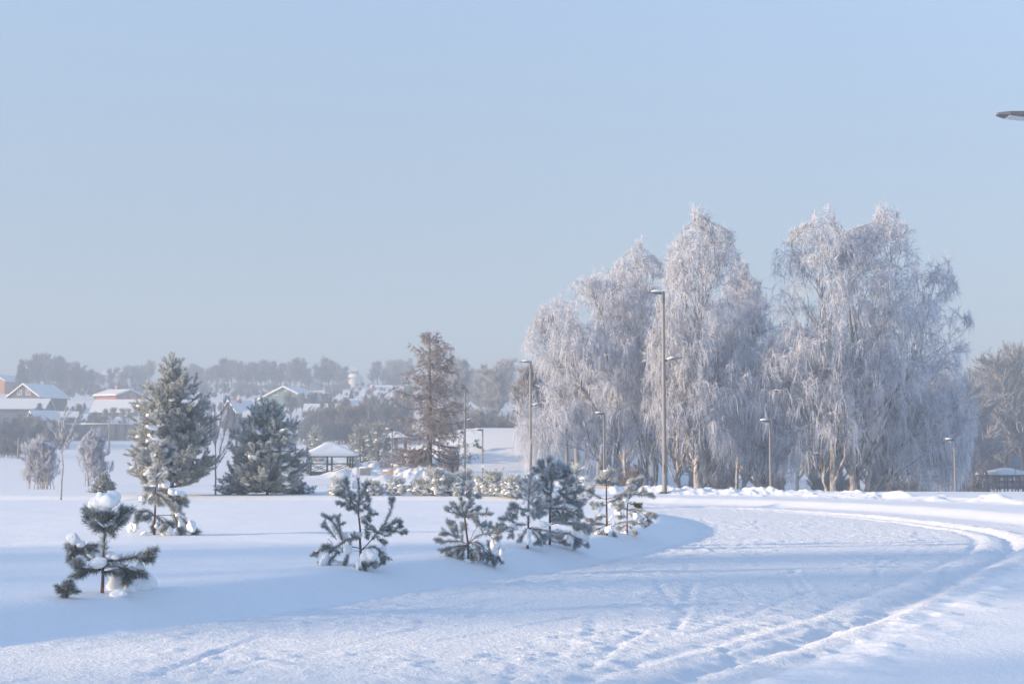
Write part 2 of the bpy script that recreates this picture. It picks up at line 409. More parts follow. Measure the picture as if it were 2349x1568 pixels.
M_stone_tan = simple("seat block tan wood", (.50, .33, .20), (.58, .40, .26), 5, .7)

# ------------------------------------------------------------------ ground and track
def axis(parts):
    out = []
    for a, b, st in parts: out.append(np.arange(a, b - 1e-6, st))
    return np.unique(np.round(np.concatenate(out), 4))
def geo(a, b, s0, k):
    v = [a]; s = s0
    while v[-1] < b: v.append(v[-1] + s); s *= k
    return np.array(v)
def build_ground():
    xs = axis([(-6, 13, .05), (-12, -6, .09), (13, 17, .12)])
    xs = np.concatenate([-geo(12.1, 750, .16, 1.05)[::-1], xs, geo(17.05, 750, .18, 1.05)])
    ys = axis([(8.5, 19, .045), (19, 33, .07), (33, 64, .12)])
    ys = np.concatenate([8.4 - geo(0.05, 90, .1, 1.12)[::-1], ys, geo(64.1, 1000, .22, 1.012 + .008)])
    X, Y = np.meshgrid(xs, ys); x = X.ravel(); y = Y.ravel()
    z = np.zeros_like(x); ins = np.zeros(len(x), bool); CH = 120000
    for i in range(0, len(x), CH): z[i:i + CH], ins[i:i + CH] = H(x[i:i + CH], y[i:i + CH], True, True)
    nx, ny = len(xs), len(ys)
    idx = np.arange(nx * ny).reshape(ny, nx)
    f = np.stack([idx[:-1, :-1], idx[:-1, 1:], idx[1:, 1:], idx[1:, :-1]], -1).reshape(-1, 4)
    m = ins[f].sum(1) >= 2
    V = np.stack([x, y, z], 1)
    for name, ff, mt, lab in (("ground", f[~m], M_ground, "snow covered field"), ("path", f[m], M_path, "groomed snow track")):
        used = np.unique(ff); rem = np.zeros(len(V), np.int32); rem[used] = np.arange(len(used))
        o = link(name, mk_mesh(name, V[used], [rem[ff]], [mt])); o["kind"] = "structure"
build_ground()

# ------------------------------------------------------------------ woody plants
def interp_line(P, t):
    """P (N,K,3) t (N,) -> points, tangents"""
    K = P.shape[1]; f = np.clip(t, 0, 1) * (K - 1); i = np.minimum(f.astype(int), K - 2); a = (f - i)[:, None]
    n = np.arange(len(P)); p0 = P[n, i]; p1 = P[n, i + 1]; tan = p1 - p0; tan = tan / (np.linalg.norm(tan, axis=1, keepdims=True) + 1e-9)
    return p0 * (1 - a) + p1 * a, tan
def children(rng, P, rad, count, t0, t1, ang, length, K, up=0., droop=0., wob=.06, rscale=.55, taper=.25):
    N = len(P); n = N * count
    pi = np.repeat(np.arange(N), count); t = rng.uniform(t0, t1, n)
    p, tan = interp_line(P[pi], t)
    rf = np.clip(t * (rad.shape[1] - 1), 0, rad.shape[1] - 1.001); i = rf.astype(int); rr = rad[pi, i] * (1 - (rf - i)) + rad[pi, i + 1] * (rf - i)
    v = rng.normal(size=(n, 3)); v -= (v * tan).sum(1, keepdims=True) * tan; v /= np.linalg.norm(v, axis=1, keepdims=True) + 1e-9
    a = rng.uniform(ang[0], ang[1], n)[:, None]
    d = tan * np.cos(a) + v * np.sin(a); d[:, 2] += up; d /= np.linalg.norm(d, axis=1, keepdims=True)
    L = rng.uniform(length[0], length[1], n) * (1.15 - .6 * t)
    s = np.linspace(0, 1, K)
    Q = p[:, None] + d[:, None] * (s[None, :, None] * L[:, None, None])
    w_ = np.cumsum(rng.normal(0, wob, (n, K, 3)), 1) * L[:, None, None] / K ** .5; w_[:, 0] = 0
    Q = Q + w_; Q[:, :, 2] -= droop * (s ** 2)[None] * L[:, None]
    q = rr[:, None] * rscale * (1 - (1 - taper) * s)[None]
    return Q, q
def strands(rng, P, n, t0, length, K, out=.3, down=1., upb=0., wob=.05):
    """fine twigs set along the branches P"""
    pi = rng.integers(0, len(P), n); t = rng.uniform(t0, 1, n); p, tan = interp_line(P[pi], t)
    d = tan * out + rng.normal(0, .45, (n, 3)) * out; d[:, 2] += upb
    L = rng.uniform(length[0], length[1], n); s = np.linspace(0, 1, K)
    e = d / (np.linalg.norm(d, axis=1, keepdims=True) + 1e-9)
    if down > 0:      # weeping: starts outward and bends into the vertical
        k1 = np.sin(s * np.pi / 2) * .35
        Q = p[:, None] + e[:, None] * (k1[None, :, None] * L[:, None, None]); Q[:, :, 2] -= (s ** 1.5)[None] * L[:, None] * down
    else:
        Q = p[:, None] + e[:, None] * (s[None, :, None] * L[:, None, None])
    w_ = np.cumsum(rng.normal(0, wob, (n, K, 3)), 1) * L[:, None, None] / K ** .5; w_[:, 0] = 0
    return Q + w_
def envelope(P, z, cx, rx, ry, cy=0.):
    """keep the crown within the outline of its kind: soft limit of the spread at each height"""
    sh = P.shape; Q = P.reshape(-1, 3).copy()
    c = np.interp(Q[:, 2], z, cx); r = np.interp(Q[:, 2], z, rx); r2 = np.interp(Q[:, 2], z, ry)
    dx = (Q[:, 0] - c) / r; dy = (Q[:, 1] - cy) / r2; m = np.hypot(dx, dy) + 1e-9
    lim = np.where(m < .7, m, .7 + .3 * np.tanh((m - .7) / .3)); k = lim / m
    Q[:, 0] = c + dx * k * r; Q[:, 1] = cy + dy * k * r2
    return Q.reshape(sh)

def birch(name, base, Y, rows, trunks, seed, label, nst, limbs=26, group='frosted birches beyond the snow bank', barkm=None, ydepth=2.9, thick=1.0):
    rng = np.random.default_rng(seed)
    bx = (base - CX) / F * Y; bz = Hs(bx, Y) - .1
    root = empty(name, (bx, Y, bz), label, 'tree', group)
    pts = [(atD((l + r_) / 2, yy, Y), (r_ - l) / 2 / F * Y) for yy, l, r_ in rows]
    z = np.array([p.z - bz for p, _ in pts]); cxs = np.array([p.x - bx for p, _ in pts]); rx = np.array([r_ for _, r_ in pts])
    o = np.argsort(z); z, cxs, rx = z[o], cxs[o], rx[o]; ry = np.minimum(rx, ydepth)
    top = z[-1]
    T = []; TR = []
    g = G(); tw = G()
    K = 18
    P1s = []; R1s = []
    for ti, (tp, r0) in enumerate(trunks):      # trunk polylines given in photo pixels
        tp = [atD(px, py + (22 if i_ == len(tp) - 1 else 0), Y) for i_, (px, py) in enumerate(tp)]
        ptt = smooth_poly([(p.x - bx, p.z - bz) for p in tp], 8)
        s = np.linspace(0, len(ptt) - 1, K); ii = np.minimum(s.astype(int), len(ptt) - 2); q = ptt[ii] * (1 - (s - ii))[:, None] + ptt[ii + 1] * (s - ii)[:, None]
        yw = np.cumsum(rng.normal(0, .06, K)) + (ti - (len(trunks) - 1) / 2) * .35
        L = np.stack([q[:, 0], yw, q[:, 1]], 1); L[0, 2] = -.6
        L[1:-1, 0] += rng.normal(0, .04, K - 2)
        rad = r0 * (1 - .965 * np.linspace(0, 1, K) ** .75); rad[0] *= 1.35
        g.tubes(L, rad, 8, np.zeros(K))
        P0 = L[None]; R0 = rad[None]
        n1 = limbs
        A, Ar = children(rng, P0, R0, n1, .10, .90, (R(22), R(56)), (top * .24, top * .46), 9, up=.42, droop=.04, wob=.04, rscale=.55, taper=.2)
        P1s.append(A); R1s.append(Ar)
    P1 = np.concatenate(P1s); R1 = np.concatenate(R1s)
    P1 = np.concatenate([envelope(P1[i::4], z, cxs, rx * f, ry * f) for i, f in enumerate((.98, .86, .74, .92))]); R1 = np.concatenate([R1[i::4] for i in range(4)])
    zs = P1[:, :1, 2]; ks = np.clip((top * .985 - zs) / np.maximum(P1[:, :, 2].max(1, keepdims=True) - zs, .01), .2, 1.); P1 = P1[:, :1] + (P1 - P1[:, :1]) * ks[:, :, None]; R1 = R1 * (.4 + .6 * ks)
    g.tubes(P1, R1 * thick, 5, np.tile(np.linspace(.0, .2, 9), (len(P1), 1)))
    P2, R2 = children(rng, P1, R1, 8, .15, 1., (R(25), R(60)), (top * .07, top * .16), 6, up=.22, droop=.12, wob=.06, rscale=.5, taper=.25)
    P2 = envelope(P2, z, cxs, rx * 1.0, ry)
    tw.tubes(P2, np.maximum(R2 * 1.1, .014), 3, np.tile(np.linspace(.0, .5, 6), (len(P2), 1)))
    P3, R3 = children(rng, P2, R2, 5, .2, 1., (R(25), R(65)), (top * .03, top * .075), 4, up=.1, droop=.3, wob=.06, rscale=.55, taper=.4)
    P3 = envelope(P3, z, cxs, rx * 1.03, ry * 1.03)
    tw.tubes(P3, np.maximum(R3, .010), 3, np.tile(np.linspace(.5, .8, 4), (len(P3), 1)))
    S = strands(rng, P3, int(nst * .85), .1, (.3, 1.25), 5, .6, .95)
    S2 = strands(rng, P2, nst // 4, .2, (.25, 1.0), 5, .7, .9)
    S3 = strands(rng, P3, nst, .2, (.2, .55), 3, 1., 0, .1)
    for A in (S, S2):
        kk = np.interp(A[:, 0, 2] / top, [.2, .75, 1.], [1.15, .85, .42])[:, None, None]; A = A[:, :1] + (A - A[:, :1]) * kk
        ok = A[:, -1, 2] > .4; A = A[ok]
        w_ = rng.uniform(.008, .014, len(A))[:, None] * np.array([1, 1, .9, .8, .5])[None]
        fr = np.clip(rng.normal(.72, .12, len(A)), .05, 1)[:, None] * np.ones((1, 5))
        tw.ribbons(A, w_ * 1.25, rng, fr)
    w_ = rng.uniform(.011, .017, len(S3))[:, None] * np.array([1, .8, .4])[None]
    tw.ribbons(S3, w_, rng, np.clip(rng.normal(.72, .12, len(S3)), .05, 1)[:, None] * np.ones((1, 3)))
    root.scale = (1, 1, top / max(np.percentile(S3[:, -1, 2], 99.97), top * .9))
    g.build('trunk', barkm or M_birch, root); tw.build('crown', M_twig, root, attr='frost')
    return root

GB = 'frosted weeping birches beyond the snow bank'
birch('birch_tree', 1392, 90, [(608, 1360, 1420), (625, 1285, 1455), (680, 1235, 1480), (740, 1200, 1490), (800, 1168, 1490), (880, 1158, 1480), (960, 1162, 1470), (1040, 1180, 1450), (1085, 1220, 1430)],
      [([(1392, 1140), (1388, 1060), (1372, 940), (1330, 870), (1270, 790), (1240, 730)], .24), ([(1410, 1140), (1410, 1000), (1400, 860), (1385, 720), (1375, 640)], .17), ([(1386, 1100), (1370, 1045), (1320, 1020), (1290, 1008)], .14)], 1,
      'frosted weeping birch leftmost of the tall birches, its trunk leaning left', 11000, 17, GB)
birch('birch_tree', 1483, 92, [(538, 1445, 1475), (565, 1415, 1515), (630, 1375, 1560), (720, 1350, 1590), (850, 1340, 1600), (950, 1350, 1590), (1050, 1380, 1570)],
      [([(1483, 1140), (1482, 1000), (1478, 850), (1470, 700), (1466, 560)], .16), ([(1502, 1140), (1503, 980), (1440, 800), (1425, 690)], .12)], 2,
      'slim frosted birch just left of the tall two-headed lamp post', 9500, 20, GB)
birch('birch_tree', 1600, 88, [(463, 1590, 1630), (495, 1550, 1682), (540, 1518, 1696), (600, 1520, 1700), (640, 1500, 1722), (720, 1480, 1760), (850, 1465, 1765), (950, 1475, 1750), (1050, 1510, 1720), (1100, 1530, 1690)],
      [([(1600, 1145), (1598, 1050), (1596, 900), (1606, 740), (1612, 600), (1610, 475)], .30), ([(1555, 1145), (1553, 1000), (1556, 900), (1545, 800)], .12)], 3,
      'tallest frosted birch right behind the tall lamp post, straight dark-based trunk', 13000, 34, GB)
birch('birch_tree', 1745, 94, [(612, 1690, 1745), (645, 1650, 1800), (760, 1620, 1850), (900, 1620, 1860), (1000, 1640, 1850), (1080, 1670, 1820)],
      [([(1745, 1145), (1742, 1080), (1725, 1000), (1715, 850), (1718, 660)], .13), ([(1748, 1145), (1752, 1070), (1765, 960), (1770, 800)], .10)], 4,
      'low forked frosted birch in the gap beside the short lamp post', 10000, 28, GB)
birch('birch_tree', 1905, 88, [(466, 1865, 1912), (497, 1800, 1950), (550, 1766, 1985), (640, 1758, 2010), (760, 1710, 2030), (900, 1680, 2040), (1000, 1700, 2020), (1080, 1730, 1990)],
      [([(1908, 1145), (1908, 1060), (1900, 900), (1885, 760), (1885, 620), (1882, 480)], .24), ([(1900, 1120), (1870, 1040), (1830, 960), (1790, 860)], .12)], 5,
      'tall frosted birch left of the right-hand pair, long pale upright trunk', 12500, 30, GB)
birch('birch_tree', 1955, 90, [(464, 2010, 2060), (485, 1935, 2100), (540, 1900, 2122), (600, 1890, 2135), (700, 1890, 2165), (850, 1880, 2180), (1000, 1880, 2160), (1080, 1900, 2130)],
      [([(1956, 1145), (1955, 1060), (1965, 900), (1958, 780), (1945, 640), (1950, 500)], .30), ([(1965, 1090), (1985, 980), (2000, 830), (2030, 640), (2038, 480)], .18)], 6,
      'thick-trunked frosted birch right of the right-hand pair, gnarled at its base', 12500, 24, GB)
birch('birch_tree', 1985, 93, [(582, 2128, 2160), (615, 2100, 2182), (680, 2070, 2200), (740, 2050, 2228), (800, 2030, 2238), (880, 2020, 2238), (960, 2020, 2232), (1050, 2020, 2220), (1100, 2020, 2205)],
      [([(1985, 1145), (2000, 1060), (2040, 960), (2085, 850), (2120, 740), (2145, 610)], .18), ([(2000, 1130), (2050, 1060), (2110, 1010), (2180, 990)], .10), ([(2000, 1140), (2060, 1090), (2120, 1075)], .09)], 7,
      'rightmost frosted birch, low wide crown spreading over the short lamp post', 10500, 18, GB)

birch('birch_tree', 1690, 97, [(588, 1678, 1715), (615, 1660, 1740), (680, 1640, 1770), (780, 1620, 1790), (900, 1620, 1790), (1020, 1640, 1770)],
      [([(1690, 1140), (1690, 1000), (1692, 850), (1694, 700), (1696, 600)], .14)], 8,
      'frosted birch tucked behind between the tallest birch and the low forked one', 7000, 26, GB)
birch('birch_tree', 1432, 98, [(588, 1415, 1445), (612, 1390, 1480), (680, 1360, 1510), (780, 1340, 1530), (900, 1340, 1530), (1020, 1360, 1500)],
      [([(1432, 1140), (1432, 1000), (1430, 850), (1430, 700), (1430, 600)], .14)], 9,
      'frosted birch tucked behind between the leaning birch and the slim one', 7000, 26, GB)

def bare_tree_mesh(name, h, spread, seed, nst, style='vase', wid=1.0, trunk_r=None, mats=None):
    """leafless tree : upright limbs and fine spreading twigs"""
    rng = np.random.default_rng(seed)
    g = G(); tw = G(); K = 10
    tr = trunk_r or h * .016
    nstem = {'vase': 1, 'fork': 2, 'shrub': 16}[style]
    P0 = []; R0 = []
    for k in range(nstem):
        s = np.linspace(0, 1, K); a = rng.uniform(0, 6.28); lean = {'vase': .05, 'fork': .16, 'shrub': .28}[style] * rng.uniform(.4, 1.1)
        hh = h * rng.uniform(.70, .84) if style != 'shrub' else h * rng.uniform(.35, .85)
        x = math.cos(a) * lean * h * .6 * s ** 1.2 * spread * 2; y = math.sin(a) * lean * h * .6 * s ** 1.2 * spread * 2
        P0.append(np.stack([x + np.cumsum(rng.normal(0, .012 * h / 3, K)) * .3, y, s * hh - .3 * (s == 0)], 1)); R0.append(tr * (1 - .85 * s) / (1 if style != 'shrub' else 2.2))
    P0 = np.array(P0); R0 = np.array(R0); P0[:, 0, :2] *= .3
    if style == 'shrub':
        aa = rng.uniform(0, 6.28, nstem); rr_ = h * spread * .5 * rng.uniform(0, 1, nstem) ** .5; P0[:, :, 0] += (np.cos(aa) * rr_)[:, None]; P0[:, :, 1] += (np.sin(aa) * rr_)[:, None]
    g.tubes(P0, R0, 6, np.zeros((nstem, K)))
    n1 = {'vase': 22, 'fork': 14, 'shrub': 5}[style]
    P1, R1 = children(rng, P0, R0, n1, .2 if style != 'shrub' else .05, .98, (R(20), R(48)), (h * .2, h * .42), 7, up=.35, droop=-.05, wob=.04, rscale=.55, taper=.25)
    zz = np.linspace(0, h, 9); prof = np.array([.35, .6, .82, .96, 1., 1., .92, .74, .4] if style != 'shrub' else [.62, .86, 1., 1.04, 1.02, .95, .82, .6, .25]) * h * spread
    P1 = envelope(P1, zz, zz * 0, prof, prof)
    g.tubes(P1, R1, 4, np.tile(np.linspace(0, .3, 7) + (.2 if style == 'shrub' else 0), (len(P1), 1)))
    P2, R2 = children(rng, P1, R1, 7, .2, 1, (R(20), R(50)), (h * .07, h * .18), 5, up=.25, wob=.05, rscale=.55, taper=.3)
    P2 = envelope(P2, zz, zz * 0, prof * 1.02, prof * 1.02)
    tw.tubes(P2, np.maximum(R2, .008 * wid), 3, np.tile(np.linspace(.1, .5, 5) + (.25 if style == 'shrub' else 0), (len(P2), 1)))
    S = strands(rng, P2, nst, .1, (h * .04, h * .11), 3, 1., 0, .45 if style != 'shrub' else .12, .08)
    S = envelope(S, zz, zz * 0, prof * 1.05, prof * 1.05)
    tw.tubes(S, rng.uniform(.7, 1.2, len(S))[:, None] * np.array([1., .8, .4])[None] * .012 * wid, 3, np.clip(rng.normal(.55, .25, len(S)), 0, 1)[:, None] * np.ones((1, 3)))
    return g, tw
def bare_tree(name, loc, h, spread, seed, nst, style, wid, mats, label, cat='tree', group=None, trunk_r=None):
    g, tw = bare_tree_mesh(name, h, spread, seed, nst, style, wid, trunk_r)
    if mats[1] is M_twig: tw.A = [.55 + .5 * a for a in tw.A]
    root = empty(name, loc, label, cat, group)
    g.build('trunk' if style != 'shrub' else 'stems', mats[0], root); tw.build('crown' if style != 'shrub' else 'twigs', mats[1], root, attr='frost')
    return root

# ------------------------------------------------------------------ pines
def needles(g, rng, P, n_per_m, L, w_, frost, a0=R(32), a1=R(68), tipfan=True, dirs=None):
    """bottle-brush of needles along a shoot P (K,3)"""
    P = np.asarray(P, float); seg = np.linalg.norm(np.diff(P, axis=0), axis=1); tot = seg.sum(); n = max(6, int(tot * n_per_m))
    cum = np.concatenate([[0], np.cumsum(seg)]); t = rng.uniform(0, tot, n); i = np.clip(np.searchsorted(cum, t) - 1, 0, len(seg) - 1)
    f = (t - cum[i]) / (seg[i] + 1e-9); p = P[i] * (1 - f)[:, None] + P[i + 1] * f[:, None]
    tan = (P[i + 1] - P[i]) / (seg[i] + 1e-9)[:, None]
    if tipfan:
        m = max(4, int(n * .2)); p = np.concatenate([p, np.repeat(P[-1:], m, 0)]); tan = np.concatenate([tan, np.repeat(tan[-1:] * 0 + (P[-1] - P[-2]) / (seg[-1] + 1e-9), m, 0)]); n += m
    v = rng.normal(size=(n, 3)); v -= (v * tan).sum(1, keepdims=True) * tan; v /= np.linalg.norm(v, axis=1, keepdims=True) + 1e-9
    a = rng.uniform(a0, a1, n)[:, None]; 
    if tipfan: a[-m:] *= rng.uniform(.1, 1, (m, 1))
    d = tan * np.cos(a) + v * np.sin(a); d += rng.normal(0, .12, (n, 3)); d /= np.linalg.norm(d, axis=1, keepdims=True)
    LL = (L * rng.uniform(.55, 1.2, n))[:, None]
    side = np.cross(d, rng.normal(size=(n, 3))); side /= np.linalg.norm(side, axis=1, keepdims=True) + 1e-9
    V = np.stack([p - side * w_ / 2, p + side * w_ / 2, p + d * LL + side * w_ * .22, p + d * LL - side * w_ * .22], 1)
    fr = np.clip(rng.normal(frost, .40, n) + .35 * d[:, 2], 0, 1.3)[:, None] * np.array([.35, .35, 1., 1.])[None]
    g.add(V.reshape(-1, 3), np.arange(n * 4).reshape(n, 4), None, fr.reshape(-1))

def sapling(name, zoombase, zscale, org, label, trunk, bare, branches, snows, seed, frost=.55, nlen=.065, white=(), mats=None, green=(), extra=(), dens=1500, group='young pines on the snowy island beside the track', w_=.0055, trunk_r=.020):
    """young pine traced from the photo in zoom pixels; every branch gets a depth of its own"""
    rng = np.random.default_rng(seed)
    ox, oy, s = org            # zoom window origin (source px) and zoom px per source px
    bpx = (ox + zoombase[0] / s) / 1.0898; bpy_ = (oy + zoombase[1] / s) / 1.0898
    b = ground_at(bpx, bpy_); k = b.y / F / (s * 1.0898)
    root = empty(name, (b.x, b.y, b.z), label, 'young pine', group)
    def W(p, dep): return np.array([(p[0] - zoombase[0]) * k, dep, (zoombase[1] - p[1]) * k])
    tg = G(); ng = G(); ngw = G(); ngg = G()
    tp = np.array([W(p, 0) for p in trunk]); tp = smooth_poly(tp, 4); tp[0, 2] -= .12
    tp[1:, 1] += np.cumsum(rng.normal(0, .004, len(tp) - 1))
    rr = trunk_r * (1 - .72 * np.linspace(0, 1, len(tp)))
    tg.tubes(tp, rr, 7)
    i0 = int(len(tp) * bare)
    if i0 < len(tp) - 1: needles(ng, rng, tp[i0:], dens * 1.0, nlen, w_, frost)
    ttree = [tp]
    for bi, br in enumerate(branches):
        pts = br[0] if isinstance(br, tuple) else br; opt = br[1] if isinstance(br, tuple) else {}
        L2 = math.hypot(pts[-1][0] - pts[0][0], pts[-1][1] - pts[0][1]) * k
        # start on the nearest wood already there
        st = W(pts[0], 0); allp = np.concatenate(ttree); j = np.argmin(np.hypot(allp[:, 0] - st[0], allp[:, 2] - st[2])); 
        if np.hypot(allp[j, 0] - st[0], allp[j, 2] - st[2]) < .06: start = allp[j]
        else: start = np.array([st[0], allp[j, 1], st[2]])
        dep = opt.get('dep', rng.uniform(-.75, .75) * (.5 * L2 + .04)); n = len(pts)
        q = [start] + [np.array([W(p, 0)[0], start[1] + dep * (i + 1) / (n - 1), W(p, 0)[2]]) for i, p in enumerate(pts[1:])]
        q = smooth_poly(np.array(q), 4); q[1:] += rng.normal(0, .003, (len(q) - 1, 3))
        r0 = min(.009, .003 + L2 * .013); tg.tubes(q, r0 * (1 - .7 * np.linspace(0, 1, len(q))), 5)
        ttree.append(q)
        if opt.get('dead'): continue
        a = int(len(q) * .7 * opt.get('bare', .25 if L2 > .12 else 0)); a = min(a, len(q) - 2)
        tgt = ngw if opt.get('white') else (ngg if opt.get('green') else ng)
        needles(tgt, rng, q[a:], dens * opt.get('dens', 1), nlen * opt.get('len', 1), w_, frost)
        # short side shoots near the tip
        tip = q[-1]; tan = q[-1] - q[-2]; tan /= np.linalg.norm(tan)
        for m in range(opt.get('side', 3 if L2 > .10 else 2) + 1):
            tt = q[max(len(q) - 2 - rng.integers(0, 3), 0)]; d = tan + rng.normal(0, .55, 3); d[2] += .15; d /= np.linalg.norm(d)
            l = rng.uniform(.05, .10) * (nlen / .065); e = np.array([tt, tt + d * l * .5, tt + d * l]); tg.tubes(e, np.array([.0035, .003, .002]), 4)
            needles(tgt, rng, e, dens * 1.15, nlen * .92, w_, frost)
    for c, r_ in extra: pass
    tg.build('trunk', M_bark_pine, root); ng.build('needles', mats or M_needle, root, attr='frost')
    if ngw.n: tag(ngw.build('needles', M_needle_white, root, attr='frost'), 'white rimed needles on the leader')
    if ngg.n: tag(ngg.build('needles', M_needle_green, root, attr='frost'), 'green needles free of frost')
    rg2 = np.random.default_rng(seed + 500); cand = [q for q in ttree[1:] if np.linalg.norm(q[-1] - q[0]) > .09]
    for m in range(min(len(cand), 14)):
        q = cand[int(rg2.integers(0, len(cand)))]; i = int(rg2.integers(len(q) // 3, len(q))); tn = q[min(i, len(q) - 1)] - q[i - 1]; p = q[i] + np.array([0, -nlen * .12, nlen * .22])
        g = G(); blob(g, (0, 0, 0), (nlen * rg2.uniform(.55, 1.0), nlen * rg2.uniform(.4, .6), nlen * rg2.uniform(.2, .36)), seed * 13 + m, 3, .3, max(-.7, min(.7, math.atan2(tn[2], abs(tn[0]) + 1e-4) * (1 if tn[0] > 0 else -1))), .7, 4)
        o = g.build('snow_clump', M_snow, root); o.location = p
    for si, sn in enumerate(snows):
        cx_, cy_, rx, rz = sn[:4]; dep = sn[4] if len(sn) > 4 else rng.uniform(-.02, .03); tl = sn[5] if len(sn) > 5 else rng.uniform(-.15, .15)
        g = G(); c = W((cx_, cy_), dep); 
        blob(g, c, (rx * k, (rx + rz) / 2 * k * .95, rz * k), seed * 31 + si * 7 + 1, 4, .27, tl, .8); g.build('snow_clump', M_snow, root)
    return root

Z1 = (130, 1210, 5.057); Z2 = (300, 1090, 6.032); Z4 = (770, 1180, 6.03); Z5 = (1070, 1200, 7.127); Z6 = (1230, 1130, 6.03); Z8 = (1440, 1140, 7.127)
S1 = sapling('pine_sapling', (635, 1375), 0, Z1, 'nearest young pine with a big rounded snow cap, at the left',
    [(635, 1375), (636, 1180), (641, 1000), (640, 850), (646, 650), (655, 500)], .42,
    [([(648, 600), (560, 500), (430, 390)], {'bare': 0}), ([(648, 600), (760, 500), (880, 360)], {'bare': 0}), ([(648, 600), (600, 480), (560, 400)], {'bare': 0}), ([(650, 600), (690, 490), (720, 410)], {'bare': 0}),
     ([(648, 610), (520, 560), (440, 500)], {'bare': 0}), ([(648, 610), (770, 580), (830, 500)], {'bare': 0}), ([(650, 600), (655, 480), (640, 400)], {'bare': 0, 'dep': -.1}), ([(650, 620), (640, 560), (600, 520)], {'bare': 0, 'dep': -.14}), ([(650, 600), (700, 560), (740, 560)], {'bare': 0, 'dep': -.12}),
     ([(620, 1060), (450, 950), (330, 870), (235, 830)], {'bare': .2, 'side': 8, 'dens': 1.4}), ([(345, 880), (260, 860), (200, 900)], {'side': 4}), ([(340, 880), (350, 820), (400, 800)], {'side': 2}),
     ([(625, 1090), (480, 1070), (350, 1070)], {'bare': 0, 'side': 4}), ([(625, 1090), (500, 1100), (400, 1120)], {'bare': 0, 'dep': -.1}),
     ([(648, 990), (800, 965), (960, 945), (1120, 905), (1230, 870)], {'bare': .1, 'side': 5, 'dens': 1.1}), ([(1040, 930), (1130, 960), (1190, 960)], {'side': 3}),
     ([(655, 1030), (800, 1040), (900, 1100), (925, 1210)], {'bare': .1, 'side': 5}), ([(780, 1040), (930, 1080), (1070, 1130)], {'bare': 0, 'side': 4}), ([(640, 1080), (680, 1120), (740, 1090)], {'bare': 0, 'dep': -.08})],
    [(615, 275, 220, 150, -.02, 0), (245, 715, 95, 75, .02, -.5), (350, 770, 60, 50, .02), (600, 1005, 120, 70, -.06), (720, 930, 110, 62, .02), (1080, 1060, 60, 45, .05), (770, 1260, 95, 150, .16, .1), (950, 1330, 100, 85, .12)], 11, .42, .072, trunk_r=.019, dens=1050)
S1b = sapling('pine_sapling', (190, 1445), 0, Z1, 'tiny pine shoot poking out of the snow at the far left', [(190, 1445), (200, 1370), (212, 1270)], .2,
    [([(195, 1380), (150, 1330)], {}), ([(196, 1380), (250, 1300)], {}), ([(195, 1400), (170, 1380)], {}), ([(198, 1360), (180, 1290)], {})], [(150, 1290, 55, 40, .02)], 12, .42, .060, trunk_r=.008)
